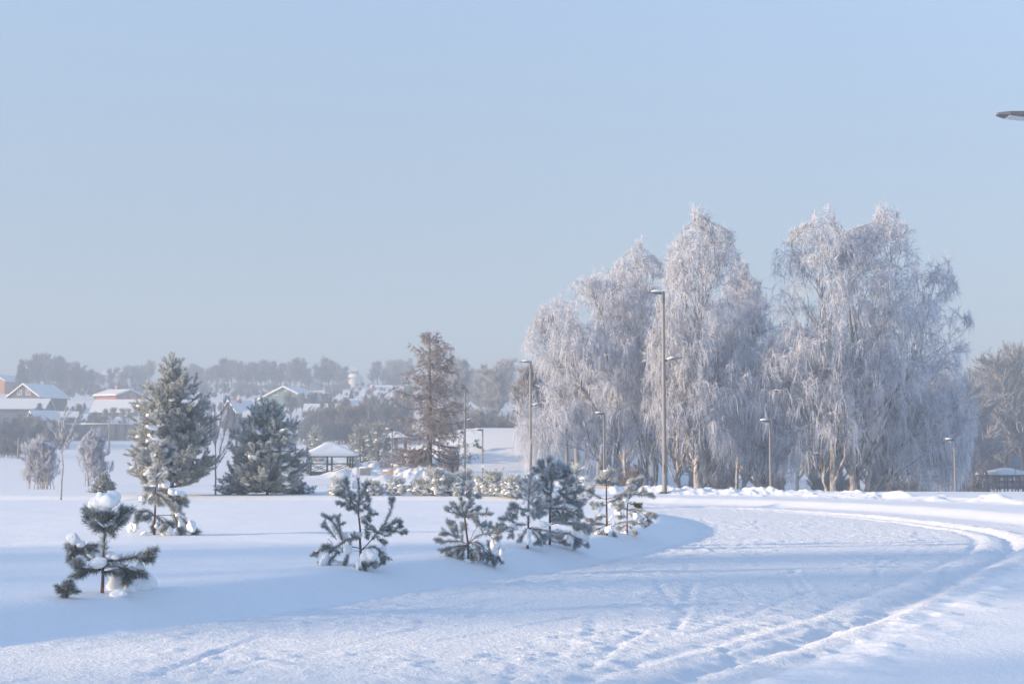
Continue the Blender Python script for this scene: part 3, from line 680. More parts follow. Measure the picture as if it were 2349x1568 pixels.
S2 = sapling('pine_sapling', (515, 1487), 0, Z2, 'young pine with a bare frosted leader and drooping snow-laden branches', [(515, 1487), (520, 1200), (518, 1000), (515, 900), (535, 620), (570, 330)], .45,
    [([(568, 350), (520, 270), (520, 170)], {'bare': .2, 'dens': 1.2}), ([(570, 340), (600, 240), (612, 130)], {'bare': .2, 'dens': 1.2}), ([(570, 350), (670, 320), (745, 215)], {'bare': .2, 'dens': 1.2}), ([(570, 350), (650, 340), (725, 320)], {'bare': .1}), ([(570, 350), (540, 310), (560, 260)], {'bare': 0, 'dep': -.1}), ([(570, 350), (600, 320), (640, 300)], {'bare': 0, 'dep': -.12}),
     ([(545, 560), (520, 545), (480, 500)], {'white': 1, 'len': .8, 'dens': .5, 'bare': 0, 'side': 1}), ([(535, 620), (580, 590), (640, 540)], {'white': 1, 'dens': .5, 'bare': 0, 'side': 1}), ([(530, 700), (490, 680), (450, 640)], {'white': 1, 'dens': .5, 'bare': 0, 'side': 1}), ([(535, 690), (590, 660), (640, 620)], {'white': 1, 'dens': .5, 'bare': 0, 'side': 1}), ([(550, 480), (520, 440), (500, 390)], {'white': 1, 'dens': .5, 'bare': 0, 'side': 1}), ([(555, 470), (600, 440), (640, 400)], {'white': 1, 'dens': .5, 'bare': 0, 'side': 1}),
     ([(520, 840), (450, 830), (390, 850), (330, 940)], {'white': 1, 'bare': 0, 'side': 4}), ([(520, 860), (470, 900), (430, 960)], {'white': 1, 'bare': 0}), ([(520, 800), (470, 780), (400, 790)], {'white': 1, 'bare': 0}), ([(520, 870), (560, 930), (580, 980)], {'white': 1, 'bare': 0}),
     ([(525, 850), (680, 810), (820, 880), (970, 970)], {'bare': .2, 'side': 4}), ([(530, 870), (650, 930), (790, 1060)], {'bare': .1, 'side': 5, 'dens': 1.3}), ([(640, 830), (800, 900), (880, 1010)], {'bare': 0}), ([(600, 840), (720, 880), (740, 960)], {'bare': 0}),
     ([(518, 1195), (640, 1195), (770, 1198), (860, 1185), (940, 1250), (1020, 1380), (1085, 1465)], {'bare': .45, 'side': 3}), ([(820, 1200), (850, 1330), (950, 1460)], {'bare': .1, 'side': 4}), ([(790, 1198), (820, 1170), (840, 1150)], {}),
     ([(525, 1230), (640, 1290), (720, 1450)], {'bare': .2, 'side': 4}), ([(525, 1220), (600, 1240), (690, 1290), (760, 1340)], {'bare': .1}),
     ([(510, 1210), (400, 1130), (310, 1150), (240, 1290)], {'bare': .2, 'side': 3}), ([(400, 1140), (260, 1140), (115, 1160)], {'bare': 0, 'side': 1, 'dens': .7}), ([(420, 1150), (440, 1270), (480, 1370)], {'bare': 0}), ([(510, 1215), (440, 1200), (390, 1230)], {'bare': 0}),
     ([(510, 1440), (430, 1455), (370, 1480)], {'dead': 1}), ([(520, 1440), (580, 1460), (640, 1490)], {'dead': 1}), ([(800, 1440), (850, 1470), (905, 1485)], {'dead': 1})],
    [(645, 235, 72, 68, -.03), (680, 745, 68, 85, 0), (590, 760, 30, 35), (800, 865, 115, 60, -.02, -.3), (915, 880, 78, 70, 0, -.3), (310, 955, 52, 52), (205, 1395, 92, 85), (1065, 1380, 82, 110, .02, 0), (870, 1190, 48, 40), (650, 1275, 38, 35), (752, 1430, 58, 72, -.05), (900, 1335, 42, 62), (440, 1310, 55, 62, .05), (552, 1355, 30, 45, -.03)], 13, .75, .085, trunk_r=.022, w_=.0055, mats=M_needle, dens=1250)
S4 = sapling('pine_sapling', (790, 1410), 0, Z4, 'young pine with two thick forked branches, standing alone in mid foreground', [(790, 1410), (792, 1200), (780, 1020), (785, 910), (762, 720), (752, 600), (762, 420), (752, 150)], .60,
    [([(740, 640), (600, 510), (470, 490)], {'bare': .1}), ([(700, 590), (560, 420), (515, 250)], {'bare': .1}), ([(650, 520), (610, 320), (592, 130)], {'bare': .2}), ([(755, 420), (850, 280), (855, 200)], {}), ([(756, 520), (850, 440), (890, 390)], {}), ([(740, 560), (650, 460), (640, 350)], {'dep': -.1}), ([(750, 600), (700, 540), (640, 560)], {'bare': 0}), ([(750, 600), (820, 580), (850, 540)], {'bare': 0}), ([(755, 500), (700, 420), (700, 380)], {'dep': -.12}), ([(560, 440), (480, 380), (450, 350)], {}), ([(755, 460), (800, 380), (810, 330)], {'dep': .1}),
     ([(768, 715), (860, 680), (965, 640)], {'bare': .4}), ([(850, 685), (920, 710), (940, 750)], {}),
     ([(800, 1180), (920, 1060), (1050, 920), (1180, 740), (1250, 560), (1285, 440)], {'bare': .38, 'side': 4}), ([(1060, 905), (960, 820), (860, 760)], {'bare': .1}), ([(1050, 910), (950, 860), (870, 870), (900, 950)], {'bare': .1}), ([(1080, 880), (1220, 800), (1345, 745)], {'bare': .1}), ([(1090, 880), (1290, 890), (1455, 920)], {'bare': .1}), ([(1270, 890), (1330, 850), (1390, 830)], {}), ([(1060, 920), (1120, 940), (1170, 960)], {'bare': 0}), ([(1010, 970), (1060, 1010), (1120, 1040)], {'bare': 0}), ([(1150, 790), (1190, 800), (1230, 840)], {}),
     ([(800, 1180), (900, 1140), (1000, 1130), (1090, 1190), (1165, 1270)], {'bare': .4, 'side': 4}), ([(1060, 1180), (1090, 1270), (1130, 1350)], {}),
     ([(785, 1020), (680, 1000), (540, 1060), (390, 1140), (280, 1130)], {'bare': .15, 'side': 5}), ([(540, 1050), (480, 900), (400, 770), (310, 670)], {'bare': .2}), ([(500, 950), (490, 820), (465, 700)], {'bare': .1}), ([(440, 1020), (340, 900), (235, 805)], {'bare': .2}), ([(300, 1130), (210, 1160), (118, 1212)], {'bare': 0}),
     ([(785, 1170), (640, 1130), (480, 1200), (330, 1330), (225, 1445)], {'bare': .3, 'side': 6, 'dens': 1.3}), ([(640, 1140), (600, 1260), (560, 1340)], {'bare': .2}), ([(640, 1130), (650, 1030), (700, 980)], {'bare': .2}), ([(480, 1190), (400, 1180), (330, 1210)], {'bare': 0}), ([(785, 1180), (700, 1190), (690, 1230)], {'dead': 1}),
     ([(790, 1330), (750, 1390), (735, 1480)], {'bare': .3, 'dep': -.25}), ([(800, 1300), (860, 1330), (890, 1430)], {'bare': .3, 'dep': -.25}), ([(800, 1300), (930, 1330), (1030, 1395)], {'bare': .4, 'dep': -.2}), ([(790, 1380), (800, 1440), (810, 1490)], {'bare': .3, 'dep': -.3})],
    [(690, 215, 62, 72, -.02), (770, 960, 58, 62, -.02), (400, 840, 50, 62), (440, 905, 100, 55, .0, -.5), (560, 985, 62, 62), (310, 1080, 72, 62, -.03), (255, 1310, 85, 140, -.05, -.5), (612, 1175, 68, 92, -.06), (480, 1170, 50, 55), (430, 1420, 135, 95, .05), (930, 1280, 150, 120, -.12, -.2), (795, 1380, 52, 125, -.24), (1130, 1190, 72, 62, -.02), (975, 615, 38, 42), (1160, 920, 55, 50), (180, 1460, 60, 35, -.1)], 14, .62, .05, trunk_r=.019, dens=1000)
S5 = sapling('pine_sapling', (720, 1432), 0, Z5, 'open young pine with tufted whorls, second along the track edge', [(720, 1432), (712, 1160), (690, 1000), (665, 800), (655, 690), (680, 560), (738, 380), (750, 150)], .55,
    [([(740, 380), (700, 300), (690, 230)], {}), ([(742, 370), (800, 340), (840, 320)], {}), ([(745, 300), (760, 200), (790, 120)], {}), ([(740, 330), (720, 230), (720, 130)], {}),
     ([(655, 680), (560, 560), (480, 450)], {'bare': .1}), ([(655, 690), (500, 610), (345, 560)], {'bare': .2}), ([(660, 670), (610, 520), (600, 380)], {'bare': .1}), ([(665, 640), (700, 540), (745, 450)], {'bare': 0}), ([(660, 690), (800, 690), (870, 770)], {'bare': .2}), ([(665, 680), (860, 620), (1060, 620)], {'bare': .3}), ([(668, 660), (780, 570), (870, 520)], {'bare': .1}), ([(655, 690), (600, 660), (530, 640)], {'bare': .1}), ([(660, 680), (760, 640), (840, 720)], {'dep': -.1}),
     ([(708, 1160), (580, 1090), (480, 1000), (355, 790)], {'bare': .3, 'side': 4}), ([(560, 1080), (530, 960), (500, 880)], {}), ([(540, 1080), (400, 980), (260, 950)], {'bare': .1}), ([(570, 1090), (350, 1110), (185, 1110)], {'bare': .1, 'side': 4}), ([(600, 1100), (600, 950), (600, 820)], {'bare': .1}), ([(708, 1165), (500, 1190), (275, 1245)], {'bare': .25, 'side': 5}), ([(600, 1170), (480, 1280), (380, 1370)], {'bare': .1}), ([(705, 1170), (580, 1250), (490, 1400)], {'bare': .2, 'side': 5}), ([(706, 1180), (640, 1250), (590, 1390)], {'bare': .2, 'side': 4}), ([(520, 1010), (420, 900), (440, 800)], {}),
     ([(714, 1160), (820, 1050), (940, 985), (1090, 960), (1285, 830)], {'bare': .4, 'side': 5}), ([(980, 980), (960, 880), (965, 800)], {}), ([(1060, 965), (1090, 870), (1100, 790)], {}), ([(1090, 960), (1180, 950), (1260, 940)], {}), ([(1060, 970), (1160, 1030), (1250, 1060)], {}),
     ([(714, 1150), (820, 1115), (950, 1170), (1010, 1280), (1080, 1400)], {'bare': .4, 'side': 5}), ([(950, 1170), (900, 1270), (960, 1400)], {'bare': .1, 'side': 4}), ([(1060, 1370), (1090, 1260), (1090, 1160)], {'bare': .1}), ([(1080, 1320), (1180, 1370), (1295, 1460)], {'bare': 0, 'side': 5}), ([(1080, 1340), (1120, 1400), (1160, 1465)], {'bare': 0, 'side': 4}), ([(714, 1180), (820, 1260), (850, 1380)], {'bare': .2, 'side': 4}), ([(714, 1220), (770, 1300), (790, 1400)], {'bare': .2}), ([(760, 1150), (860, 1170), (900, 1200)], {'bare': .2}),
     ([(718, 1150), (800, 980), (880, 830)], {'dead': 1})],
    [(1175, 1175, 115, 130, 0), (1300, 1320, 88, 165, .02, .15), (1020, 885, 48, 45), (700, 1440, 110, 35, -.05)], 15, .66, .055, trunk_r=.019, dens=1000, mats=M_needle_pale)
S6 = sapling('pine_sapling', (535, 1452), 0, Z6, 'young frosted pine in front of the bushiest one, leftmost of the clump', [(535, 1452), (545, 1200), (550, 1000), (552, 850), (560, 600), (576, 420)], .32,
    [([(570, 470), (585, 420), (580, 370)], {}), ([(558, 640), (490, 560), (425, 480)], {'bare': .1}), ([(560, 660), (500, 600), (450, 560)], {}), ([(560, 660), (630, 600), (690, 550)], {}), ([(565, 600), (610, 530), (645, 480)], {}), ([(555, 740), (470, 700), (420, 680)], {}), ([(556, 760), (640, 700), (720, 680)], {}),
     ([(550, 890), (420, 850), (275, 850)], {'bare': .1, 'side': 5}), ([(430, 860), (370, 920), (330, 940)], {}), ([(430, 855), (380, 800), (330, 780)], {}), ([(552, 890), (680, 850), (790, 800)], {'bare': .1, 'side': 5}), ([(670, 850), (730, 890), (770, 920)], {}), ([(550, 910), (510, 940), (470, 950)], {}), ([(553, 890), (620, 940), (660, 960)], {}), ([(552, 870), (560, 930), (600, 920)], {'dep': -.15}), ([(553, 780), (620, 780), (680, 760)], {}),
     ([(546, 1110), (380, 1090), (250, 1010), (150, 1000)], {'bare': .15, 'side': 5}), ([(390, 1090), (280, 1140), (175, 1130)], {'bare': .1, 'side': 4}), ([(360, 1090), (310, 1180), (290, 1240)], {'side': 4}), ([(300, 1040), (270, 970), (240, 950)], {}), ([(548, 1130), (700, 1170), (900, 1200), (1010, 1210)], {'bare': .15, 'side': 4}), ([(545, 1160), (480, 1230), (420, 1330)], {'bare': .1, 'side': 5}), ([(548, 1150), (660, 1250), (700, 1350)], {'bare': .1, 'side': 5}), ([(600, 1150), (720, 1230), (780, 1310)], {'side': 4}), ([(700, 1180), (760, 1250), (840, 1280)], {'side': 4}),
     ([(540, 1440), (490, 1445), (440, 1455)], {'dead': 1}), ([(540, 1430), (560, 1440), (578, 1460)], {'dead': 1})],
    [(330, 1095, 62, 52, -.03, -.3), (345, 1140, 62, 40, 0, -.6), (550, 1240, 45, 85, -.1), (560, 1340, 38, 70, -.1), (470, 775, 36, 42), (780, 1090, 115, 55, -.05), (210, 960, 60, 30), (560, 930, 60, 30, -.12)], 16, .78, .06, trunk_r=.019, dens=1000, w_=.0048, mats=M_needle_pale)
S7 = sapling('pine_sapling', (870, 1392), 0, Z6, 'tallest and bushiest young pine of the clump, heavy with frost', [(870, 1392), (872, 1000), (882, 800), (900, 500), (912, 360)], .35,
    [([(905, 420), (800, 290), (715, 190)], {'bare': .1, 'side': 5}), ([(905, 420), (770, 320), (680, 290)], {'bare': .1, 'side': 5}), ([(908, 400), (890, 240), (865, 110)], {'bare': .1, 'side': 4}), ([(910, 400), (930, 300), (920, 220)], {'dep': -.2, 'side': 5}), ([(912, 400), (970, 290), (1010, 200)], {'side': 4}), ([(912, 400), (1040, 320), (1145, 290)], {'side': 5}), ([(910, 410), (1010, 390), (1090, 380)], {'side': 4}), ([(905, 430), (840, 400), (790, 400)], {'side': 4}), ([(910, 410), (960, 370), (940, 330)], {'dep': -.22, 'side': 5}), ([(910, 400), (850, 330), (830, 260)], {'dep': .15}), ([(910, 400), (990, 330), (1060, 230)], {'dep': .15}), ([(908, 410), (860, 370), (870, 320)], {'dep': -.2}),
     ([(892, 640), (980, 620), (1090, 550), (1210, 450)], {'bare': .1, 'side': 5}), ([(980, 640), (1120, 640), (1330, 570)], {'bare': 0, 'side': 6}), ([(1000, 640), (1180, 710), (1300, 760)], {'bare': 0, 'side': 6}), ([(890, 690), (950, 730), (990, 760)], {'dep': -.25, 'side': 5}), ([(890, 680), (790, 610), (730, 510)], {'bare': .1, 'side': 4}), ([(888, 720), (760, 770), (670, 850)], {'bare': .1, 'side': 5}), ([(1100, 640), (1130, 560), (1100, 500)], {'side': 4}), ([(1120, 670), (1100, 740), (1130, 760)], {'side': 4}), ([(890, 600), (830, 560), (800, 470)], {'side': 3}),
     ([(880, 850), (1050, 850), (1200, 900), (1320, 950)], {'bare': .1, 'side': 6}), ([(1100, 860), (1200, 830), (1270, 800)], {'side': 5}), ([(880, 840), (780, 850), (710, 930)], {'bare': 0, 'side': 5}), ([(878, 900), (980, 950), (1050, 1010)], {'bare': .1, 'side': 4}), ([(1040, 860), (1080, 930), (1160, 930)], {'side': 4}), ([(880, 820), (830, 780), (770, 760)], {'dep': .2, 'side': 4}),
     ([(873, 1120), (1040, 1060), (1200, 1080), (1330, 1090), (1430, 1130)], {'bare': .3, 'side': 5}), ([(1060, 1060), (1030, 1000), (1000, 950)], {}), ([(1090, 1065), (1000, 1010), (960, 1000)], {}), ([(1200, 1080), (1260, 1150), (1340, 1160)], {'side': 4}),
     ([(873, 1230), (1020, 1230), (1180, 1230), (1290, 1290), (1405, 1380)], {'bare': .4, 'side': 6}), ([(872, 1320), (1000, 1335), (1110, 1370)], {'bare': .1, 'side': 4}), ([(1200, 1240), (1230, 1310), (1270, 1370)], {'side': 4}), ([(872, 1250), (940, 1270), (1040, 1280)], {'side': 4}), ([(872, 1280), (800, 1290), (760, 1350)], {'side': 4})],
    [(960, 650, 60, 55, -.18), (800, 670, 62, 80, .05), (1170, 820, 110, 48, -.02, -.2), (1190, 1000, 95, 48, .02), (1340, 1240, 135, 75, .02, -.4), (1165, 1315, 58, 82, -.05), (1390, 1330, 62, 65, .1), (890, 260, 52, 45, -.15), (975, 170, 48, 52, .02), (745, 120, 38, 34), (1260, 1060, 70, 36), (1040, 390, 70, 30, .05), (960, 1310, 90, 40, .0)], 17, .82, .07, trunk_r=.022, dens=1750, w_=.0055, mats=M_needle_pale)
S8 = sapling('pine_sapling', (550, 1402), 0, Z8, 'slender young pine with a tufted top, right of the bushiest one', [(550, 1402), (548, 1000), (545, 700), (550, 480), (566, 300)], .68,
    [([(550, 490), (490, 440), (420, 420)], {'side': 4}), ([(552, 470), (510, 390), (490, 330)], {'side': 4}), ([(555, 460), (575, 340), (585, 250)], {'side': 4}), ([(556, 470), (620, 370), (650, 290)], {'side': 4}), ([(556, 480), (630, 440), (700, 400)], {'side': 4}), ([(552, 480), (560, 400), (540, 350)], {'dep': -.15, 'side': 4}), ([(553, 480), (610, 430), (620, 400)], {'dep': -.15}), ([(552, 500), (450, 480), (410, 480)], {}), ([(553, 500), (640, 500), (700, 480)], {}),
     ([(546, 800), (430, 750), (350, 710), (235, 620)], {'bare': .4, 'side': 6}), ([(330, 700), (300, 640), (290, 600)], {'side': 4}), ([(546, 800), (640, 750), (740, 710), (860, 640), (960, 600)], {'bare': .4, 'side': 5}), ([(760, 700), (830, 720), (880, 700)], {'side': 3}), ([(548, 830), (680, 800), (790, 760)], {'bare': .2, 'side': 4}), ([(548, 850), (400, 850), (285, 850)], {'bare': .2, 'side': 5}), ([(548, 860), (450, 900), (330, 930)], {'side': 4}),
     ([(549, 1190), (380, 1190), (215, 1150)], {'bare': .4, 'side': 4}), ([(549, 1220), (370, 1210), (170, 1250)], {'bare': .3, 'side': 4}), ([(549, 1240), (300, 1330), (80, 1290), (0, 1250)], {'bare': .3, 'side': 6}), ([(200, 1310), (120, 1240), (40, 1200)], {'side': 4}), ([(549, 1080), (480, 1060), (410, 1080)], {'side': 4}), ([(549, 1220), (720, 1200), (900, 1170), (1170, 1190)], {'bare': .3, 'side': 4}), ([(549, 1260), (630, 1330), (680, 1390)], {'side': 4}), ([(549, 1270), (480, 1340), (440, 1400)], {'side': 4}), ([(549, 1180), (600, 1140), (640, 1100)], {'dead': 1}), ([(640, 830), (720, 860), (790, 880)], {'side': 4})],
    [(612, 885, 55, 55, -.1), (410, 935, 82, 75, -.05), (590, 1315, 85, 75, -.12), (385, 1395, 75, 55, .05), (500, 855, 42, 38), (672, 1225, 62, 62), (530, 290, 40, 34), (270, 1180, 50, 40)], 18, .8, .062, trunk_r=.02, dens=1000, w_=.0055, mats=M_needle_pale)
S9 = sapling('pine_sapling', (910, 1392), 0, Z8, 'rightmost young pine of the clump, one green frost-free tuft', [(910, 1392), (912, 1150), (918, 900), (960, 740), (1060, 640), (1110, 540)], .55,
    [([(1100, 570), (1110, 490), (1130, 430)], {'side': 6, 'len': 1.1}), ([(1100, 580), (1170, 520), (1205, 470)], {'side': 5}), ([(1080, 620), (1040, 560), (1035, 490)], {'side': 4}), ([(970, 730), (950, 600), (940, 480)], {'side': 4}), ([(950, 760), (860, 680), (770, 700)], {'side': 4}), ([(960, 740), (990, 660), (1010, 590)], {'side': 4}), ([(1040, 700), (1200, 700), (1340, 700)], {'side': 6, 'bare': .1}), ([(1100, 720), (1160, 660), (1200, 630)], {'side': 4}), ([(940, 800), (820, 830), (690, 870)], {'side': 4}),
     ([(930, 850), (1010, 850), (1090, 880)], {'green': 1, 'side': 6, 'bare': .2}), ([(920, 950), (1080, 960), (1220, 1010), (1390, 1090)], {'bare': .1, 'side': 6}), ([(1200, 1000), (1260, 1080), (1300, 1140)], {'side': 4}), ([(915, 1020), (980, 1000), (1040, 1010)], {'side': 4}), ([(912, 1120), (1040, 1170), (1200, 1180)], {'side': 5}), ([(1140, 1180), (1190, 1240), (1230, 1270)], {'side': 4}), ([(911, 1210), (990, 1290), (1060, 1350)], {'side': 5}), ([(911, 1210), (830, 1260), (790, 1300)], {'side': 4}), ([(912, 1060), (850, 1080), (800, 1100)], {'side': 4}), ([(914, 950), (850, 930), (790, 940)], {'side': 4})],
    [(1080, 1095, 112, 78, -.08), (885, 805, 62, 50, -.05), (830, 1060, 62, 72, .05), (1210, 1010, 92, 48, .0, -.4), (1330, 1105, 52, 42), (880, 1375, 75, 60, .05), (990, 1000, 60, 40), (760, 1010, 70, 55, .1), (1120, 990, 60, 40)], 19, .85, .062, trunk_r=.018, dens=1000, w_=.0055, mats=M_needle_pale)

# lumps of fallen snow on the ground near the nearest pine
for (px, py, a, b_, lab) in ((300, 1346, .26, .17, 'larger rounded lump of fallen snow right of the nearest young pine'), (270, 1364, .11, .07, 'small lump of fallen snow in front of the nearest young pine')):
    p = ground_at(px, py + 4); g = G(); blob(g, (0, 0, b_ * .1), (a, a * .8, b_), int(px), 4, .14); o = g.build('snow_lump', M_snow); o.location = p
    tag(o, lab, 'snow lump', 'lumps of fallen snow by the nearest young pine')

def pine_mesh(h, rad, seed, whorls, nbr, nlen, w_, n_per_m, frost, slope=.45, snow_n=0, shoot=.30, asc=R(40), profile=None, low=.06, sub=5):
    """bushy young pine: whorls of ascending branches that end in upright shoots"""
    rng = np.random.default_rng(seed); tg = G(); ng = G(); sg = G(); K = 9
    s = np.linspace(0, 1, K); P = np.stack([np.cumsum(rng.normal(0, .006 * h, K)), np.cumsum(rng.normal(0, .006 * h, K)), s * h - .3 * (s == 0)], 1); P[0, :2] = P[1, :2] * 0
    tg.tubes(P, h * .017 * (1 - .88 * s), 7)
    pr = profile or [(0, .85), (.12, 1.), (.35, .88), (.6, .6), (.8, .35), (.93, .16), (1, .06)]
    pz = [a for a, _ in pr]; pv = [b for _, b in pr]
    shoots = []
    for wv in range(whorls):
        f = low + (1 - low) * (wv + rng.uniform(-.25, .25)) / whorls; f = min(max(f, .02), .985)
        z0 = f * h; c = np.array([np.interp(z0, P[:, 2], P[:, 0]), np.interp(z0, P[:, 2], P[:, 1]), z0])
        Lr = rad * np.interp(f, pz, pv); nb = max(4, int(nbr * (.55 + .6 * np.interp(f, pz, pv)))); a0 = rng.uniform(0, 6.28)
        for k in range(nb):
            a = a0 + k * 6.283 / nb + rng.normal(0, .25); L = Lr * rng.uniform(.72, 1.15); t = np.linspace(0, 1, 6)
            rise = L * math.tan(asc * rng.uniform(.5, 1.1)) * (.35 + .75 * f)
            q = c + np.stack([np.cos(a) * L * t, np.sin(a) * L * t, rise * t ** 1.6 - .10 * L * np.sin(t * 3.14) * (1 - f)], 1); q[1:] += rng.normal(0, .02 * L, (5, 3))
            q[:, 2] = np.maximum(q[:, 2], .05)
            tg.tubes(q, h * .005 * (1 - .75 * t) * (1.2 - f * .6), 4)
            nsh = max(2, int(sub * L / rad * 2.2) + 1)
            for m in range(nsh):
                tt = 1 if m == 0 else rng.uniform(.22, 1); i = min(int(tt * 5), 4); p = q[i] * (1 - (tt * 5 - i)) + q[i + 1] * (tt * 5 - i)
                d = np.array([math.cos(a), math.sin(a), 0]) * rng.uniform(.2, .9) + rng.normal(0, .45, 3); d[2] = abs(d[2]) * .5 + rng.uniform(.25, .95) * (.35 + f); d /= np.linalg.norm(d)
                l = shoot * rng.uniform(.6, 1.25); shoots.append(np.array([p, p + d * l * .5 + rng.normal(0, .01, 3), p + d * l]))
                if snow_n and f < .62 and rng.random() < snow_n:
                    r_ = shoot * rng.uniform(.22, .5); blob(sg, p + d * l * .5 + np.array([0, 0, r_ * .25]), (r_ * 1.25, r_ * 1.1, r_ * .62), int(rng.integers(1, 9000)), 2, .25, rng.uniform(-.5, .5))
    shoots.append(np.array([[P[-1, 0], P[-1, 1], h * .9], [P[-1, 0], P[-1, 1], h * .97], [P[-1, 0], P[-1, 1], h * 1.04]]))
    for e in shoots:
        tg.tubes(e, np.array([.008, .006, .004]) * shoot / .3, 3)
        needles(ng, rng, e, n_per_m, nlen, w_, frost, R(25), R(60))
    return tg, ng, sg
def pine(name, loc, label, group, mats, cat='pine tree', **kw):
    tg, ng, sg = pine_mesh(**kw); root = empty(name, loc, label, cat, group)
    tg.build('trunk', M_bark_dark, root); ng.build('needles', mats, root, attr='frost')
    off = 0
    for v_, f_ in zip(sg.V, sg.F3):
        gg = G(); gg.add(v_, None, f_ - off); off += len(v_); gg.build('snow_clump', M_snow, root)
    return root

def base_h(px, Y, top):
    p = atD(px, HOR, Y); z = Hs(p.x, Y); return Vector((p.x, Y, z - .05)), atD(px, top, Y).z - z
b, hh = base_h(392, 56, 812)
pine('pine_tree', b, 'tall bushy frosted pine at the left, the biggest evergreen', 'bushy pines on the far side of the field', M_needle_big, h=hh * .965, rad=1.38, seed=21, whorls=17, nbr=10, nlen=.12, w_=.015, n_per_m=260, frost=.72, snow_n=.04, shoot=.40, asc=R(58), sub=10,
     profile=[(0, .85), (.1, 1.), (.3, 1.0), (.5, .80), (.66, .52), (.78, .24), (.9, .10), (1, .05)])
b, hh = base_h(616, 56.5, 920)
pine('pine_tree', b, 'rounder snow-speckled pine left of the near gazebo', 'bushy pines on the far side of the field', M_needle_big, h=hh * .965, rad=1.36, seed=22, whorls=15, nbr=10, nlen=.12, w_=.015, n_per_m=260, frost=.74, snow_n=.06, shoot=.36, asc=R(46), sub=10)
b, hh = base_h(868, 138, 968)
pine('pine_tree', b, 'dark pine on the right of the pair beyond the near gazebo', 'bushy pines beyond the near gazebo', M_needle_big, h=hh * .96, rad=1.4, seed=23, whorls=9, nbr=7, nlen=.12, w_=.025, n_per_m=170, frost=.45, snow_n=.08, shoot=.42, asc=R(50), sub=6)
b, hh = base_h(826, 139, 972)
pine('pine_tree', b, 'dark pine on the left of the pair beyond the near gazebo', 'bushy pines beyond the near gazebo', M_needle_big, h=hh * .96, rad=1.15, seed=24, whorls=9, nbr=7, nlen=.12, w_=.025, n_per_m=170, frost=.45, snow_n=.06, shoot=.42, asc=R(50), sub=6)
b, hh = base_h(726, 150, 972)
pine('pine_tree', b, 'small pine peeping out above the near gazebo roof', 'bushy pines beyond the near gazebo', M_needle_big, h=hh * .96, rad=1.25, seed=25, whorls=9, nbr=6, nlen=.12, w_=.025, n_per_m=170, frost=.5, snow_n=.1, shoot=.42, asc=R(50), sub=6)
b, hh = base_h(240, 60, 1080)
pine('spruce_sapling', b, 'small frosted spruce behind the snow-capped young pine', 'small evergreens at the left', M_needle_big, cat='young spruce', h=hh * .95, rad=.52, seed=26, whorls=12, nbr=8, nlen=.035, w_=.012, n_per_m=420, frost=.5, snow_n=.05, shoot=.14, asc=R(8), sub=6, profile=[(0, 1), (.3, .75), (.6, .45), (.85, .2), (1, .05)])
b, hh = base_h(686, 58, 1108)
pine('pine_sapling', b, 'low snow-laden young pine at the foot of the rounder pine', 'small evergreens at the left', M_needle, cat='young pine', h=hh * .9, rad=.55, seed=27, whorls=4, nbr=6, nlen=.08, w_=.012, n_per_m=300, frost=.5, snow_n=.5, shoot=.22, asc=R(25), sub=6)
b, hh = base_h(540, 57, 1085)
pine('pine_sapling', b, 'low twiggy young pine at the left foot of the rounder pine', 'small evergreens at the left', M_needle, cat='young pine', h=hh * .9, rad=.65, seed=28, whorls=5, nbr=6, nlen=.08, w_=.010, n_per_m=260, frost=.75, snow_n=.15, shoot=.24, asc=R(30), sub=5)
row = [(779, 1098, 55.4, .34, 'low young pine half hidden behind the forked young pine'), (856, 1104, 55.4, .34, 'young pine in the back row, right behind the forked young pine'), (909, 1098, 55.4, .42, 'lone young pine below the wooden seat blocks'),
       (965, 1100, 55.2, .38, 'leftmost low pine of the dense back row'), (998, 1071, 55, .48, 'tallest tufted pine of the dense back row, under the larch'), (1036, 1086, 55, .40, 'round-topped young pine in the back row right of the larch'), (1072, 1076, 55.6, .34, 'narrow young pine in front of the two-headed post right of the larch'), (1103, 1092, 54.8, .36, 'low young pine at the foot of the short lamp post by the mound'),
       (1134, 1080, 54.5, .46, 'bare-stemmed young pine right of the short post by the mound'), (1177, 1088, 54, .40, 'whitest young pine of the back row, thick with frost'), (1207, 1098, 55, .34, 'young pine at the right end of the back row beside the clump'), (1323, 1062, 47, .44, 'slim snow-tufted young pine rising behind the bushiest one')]
for i, (px, top, Y, rad, lab) in enumerate(row):
    b, hh = base_h(px, Y, top)
    pine('pine_sapling', b, lab, 'young pines in the back row', M_needle_white, cat='young pine', h=hh * .95, rad=rad, seed=40 + i, whorls=5, nbr=6, nlen=.085, w_=.012, n_per_m=300, frost=.72, snow_n=.5, shoot=.19, asc=R(38), sub=5, low=.1,
         profile=[(0, 1), (.3, .95), (.55, .62), (.8, .5), (.9, .42), (1, .3)])

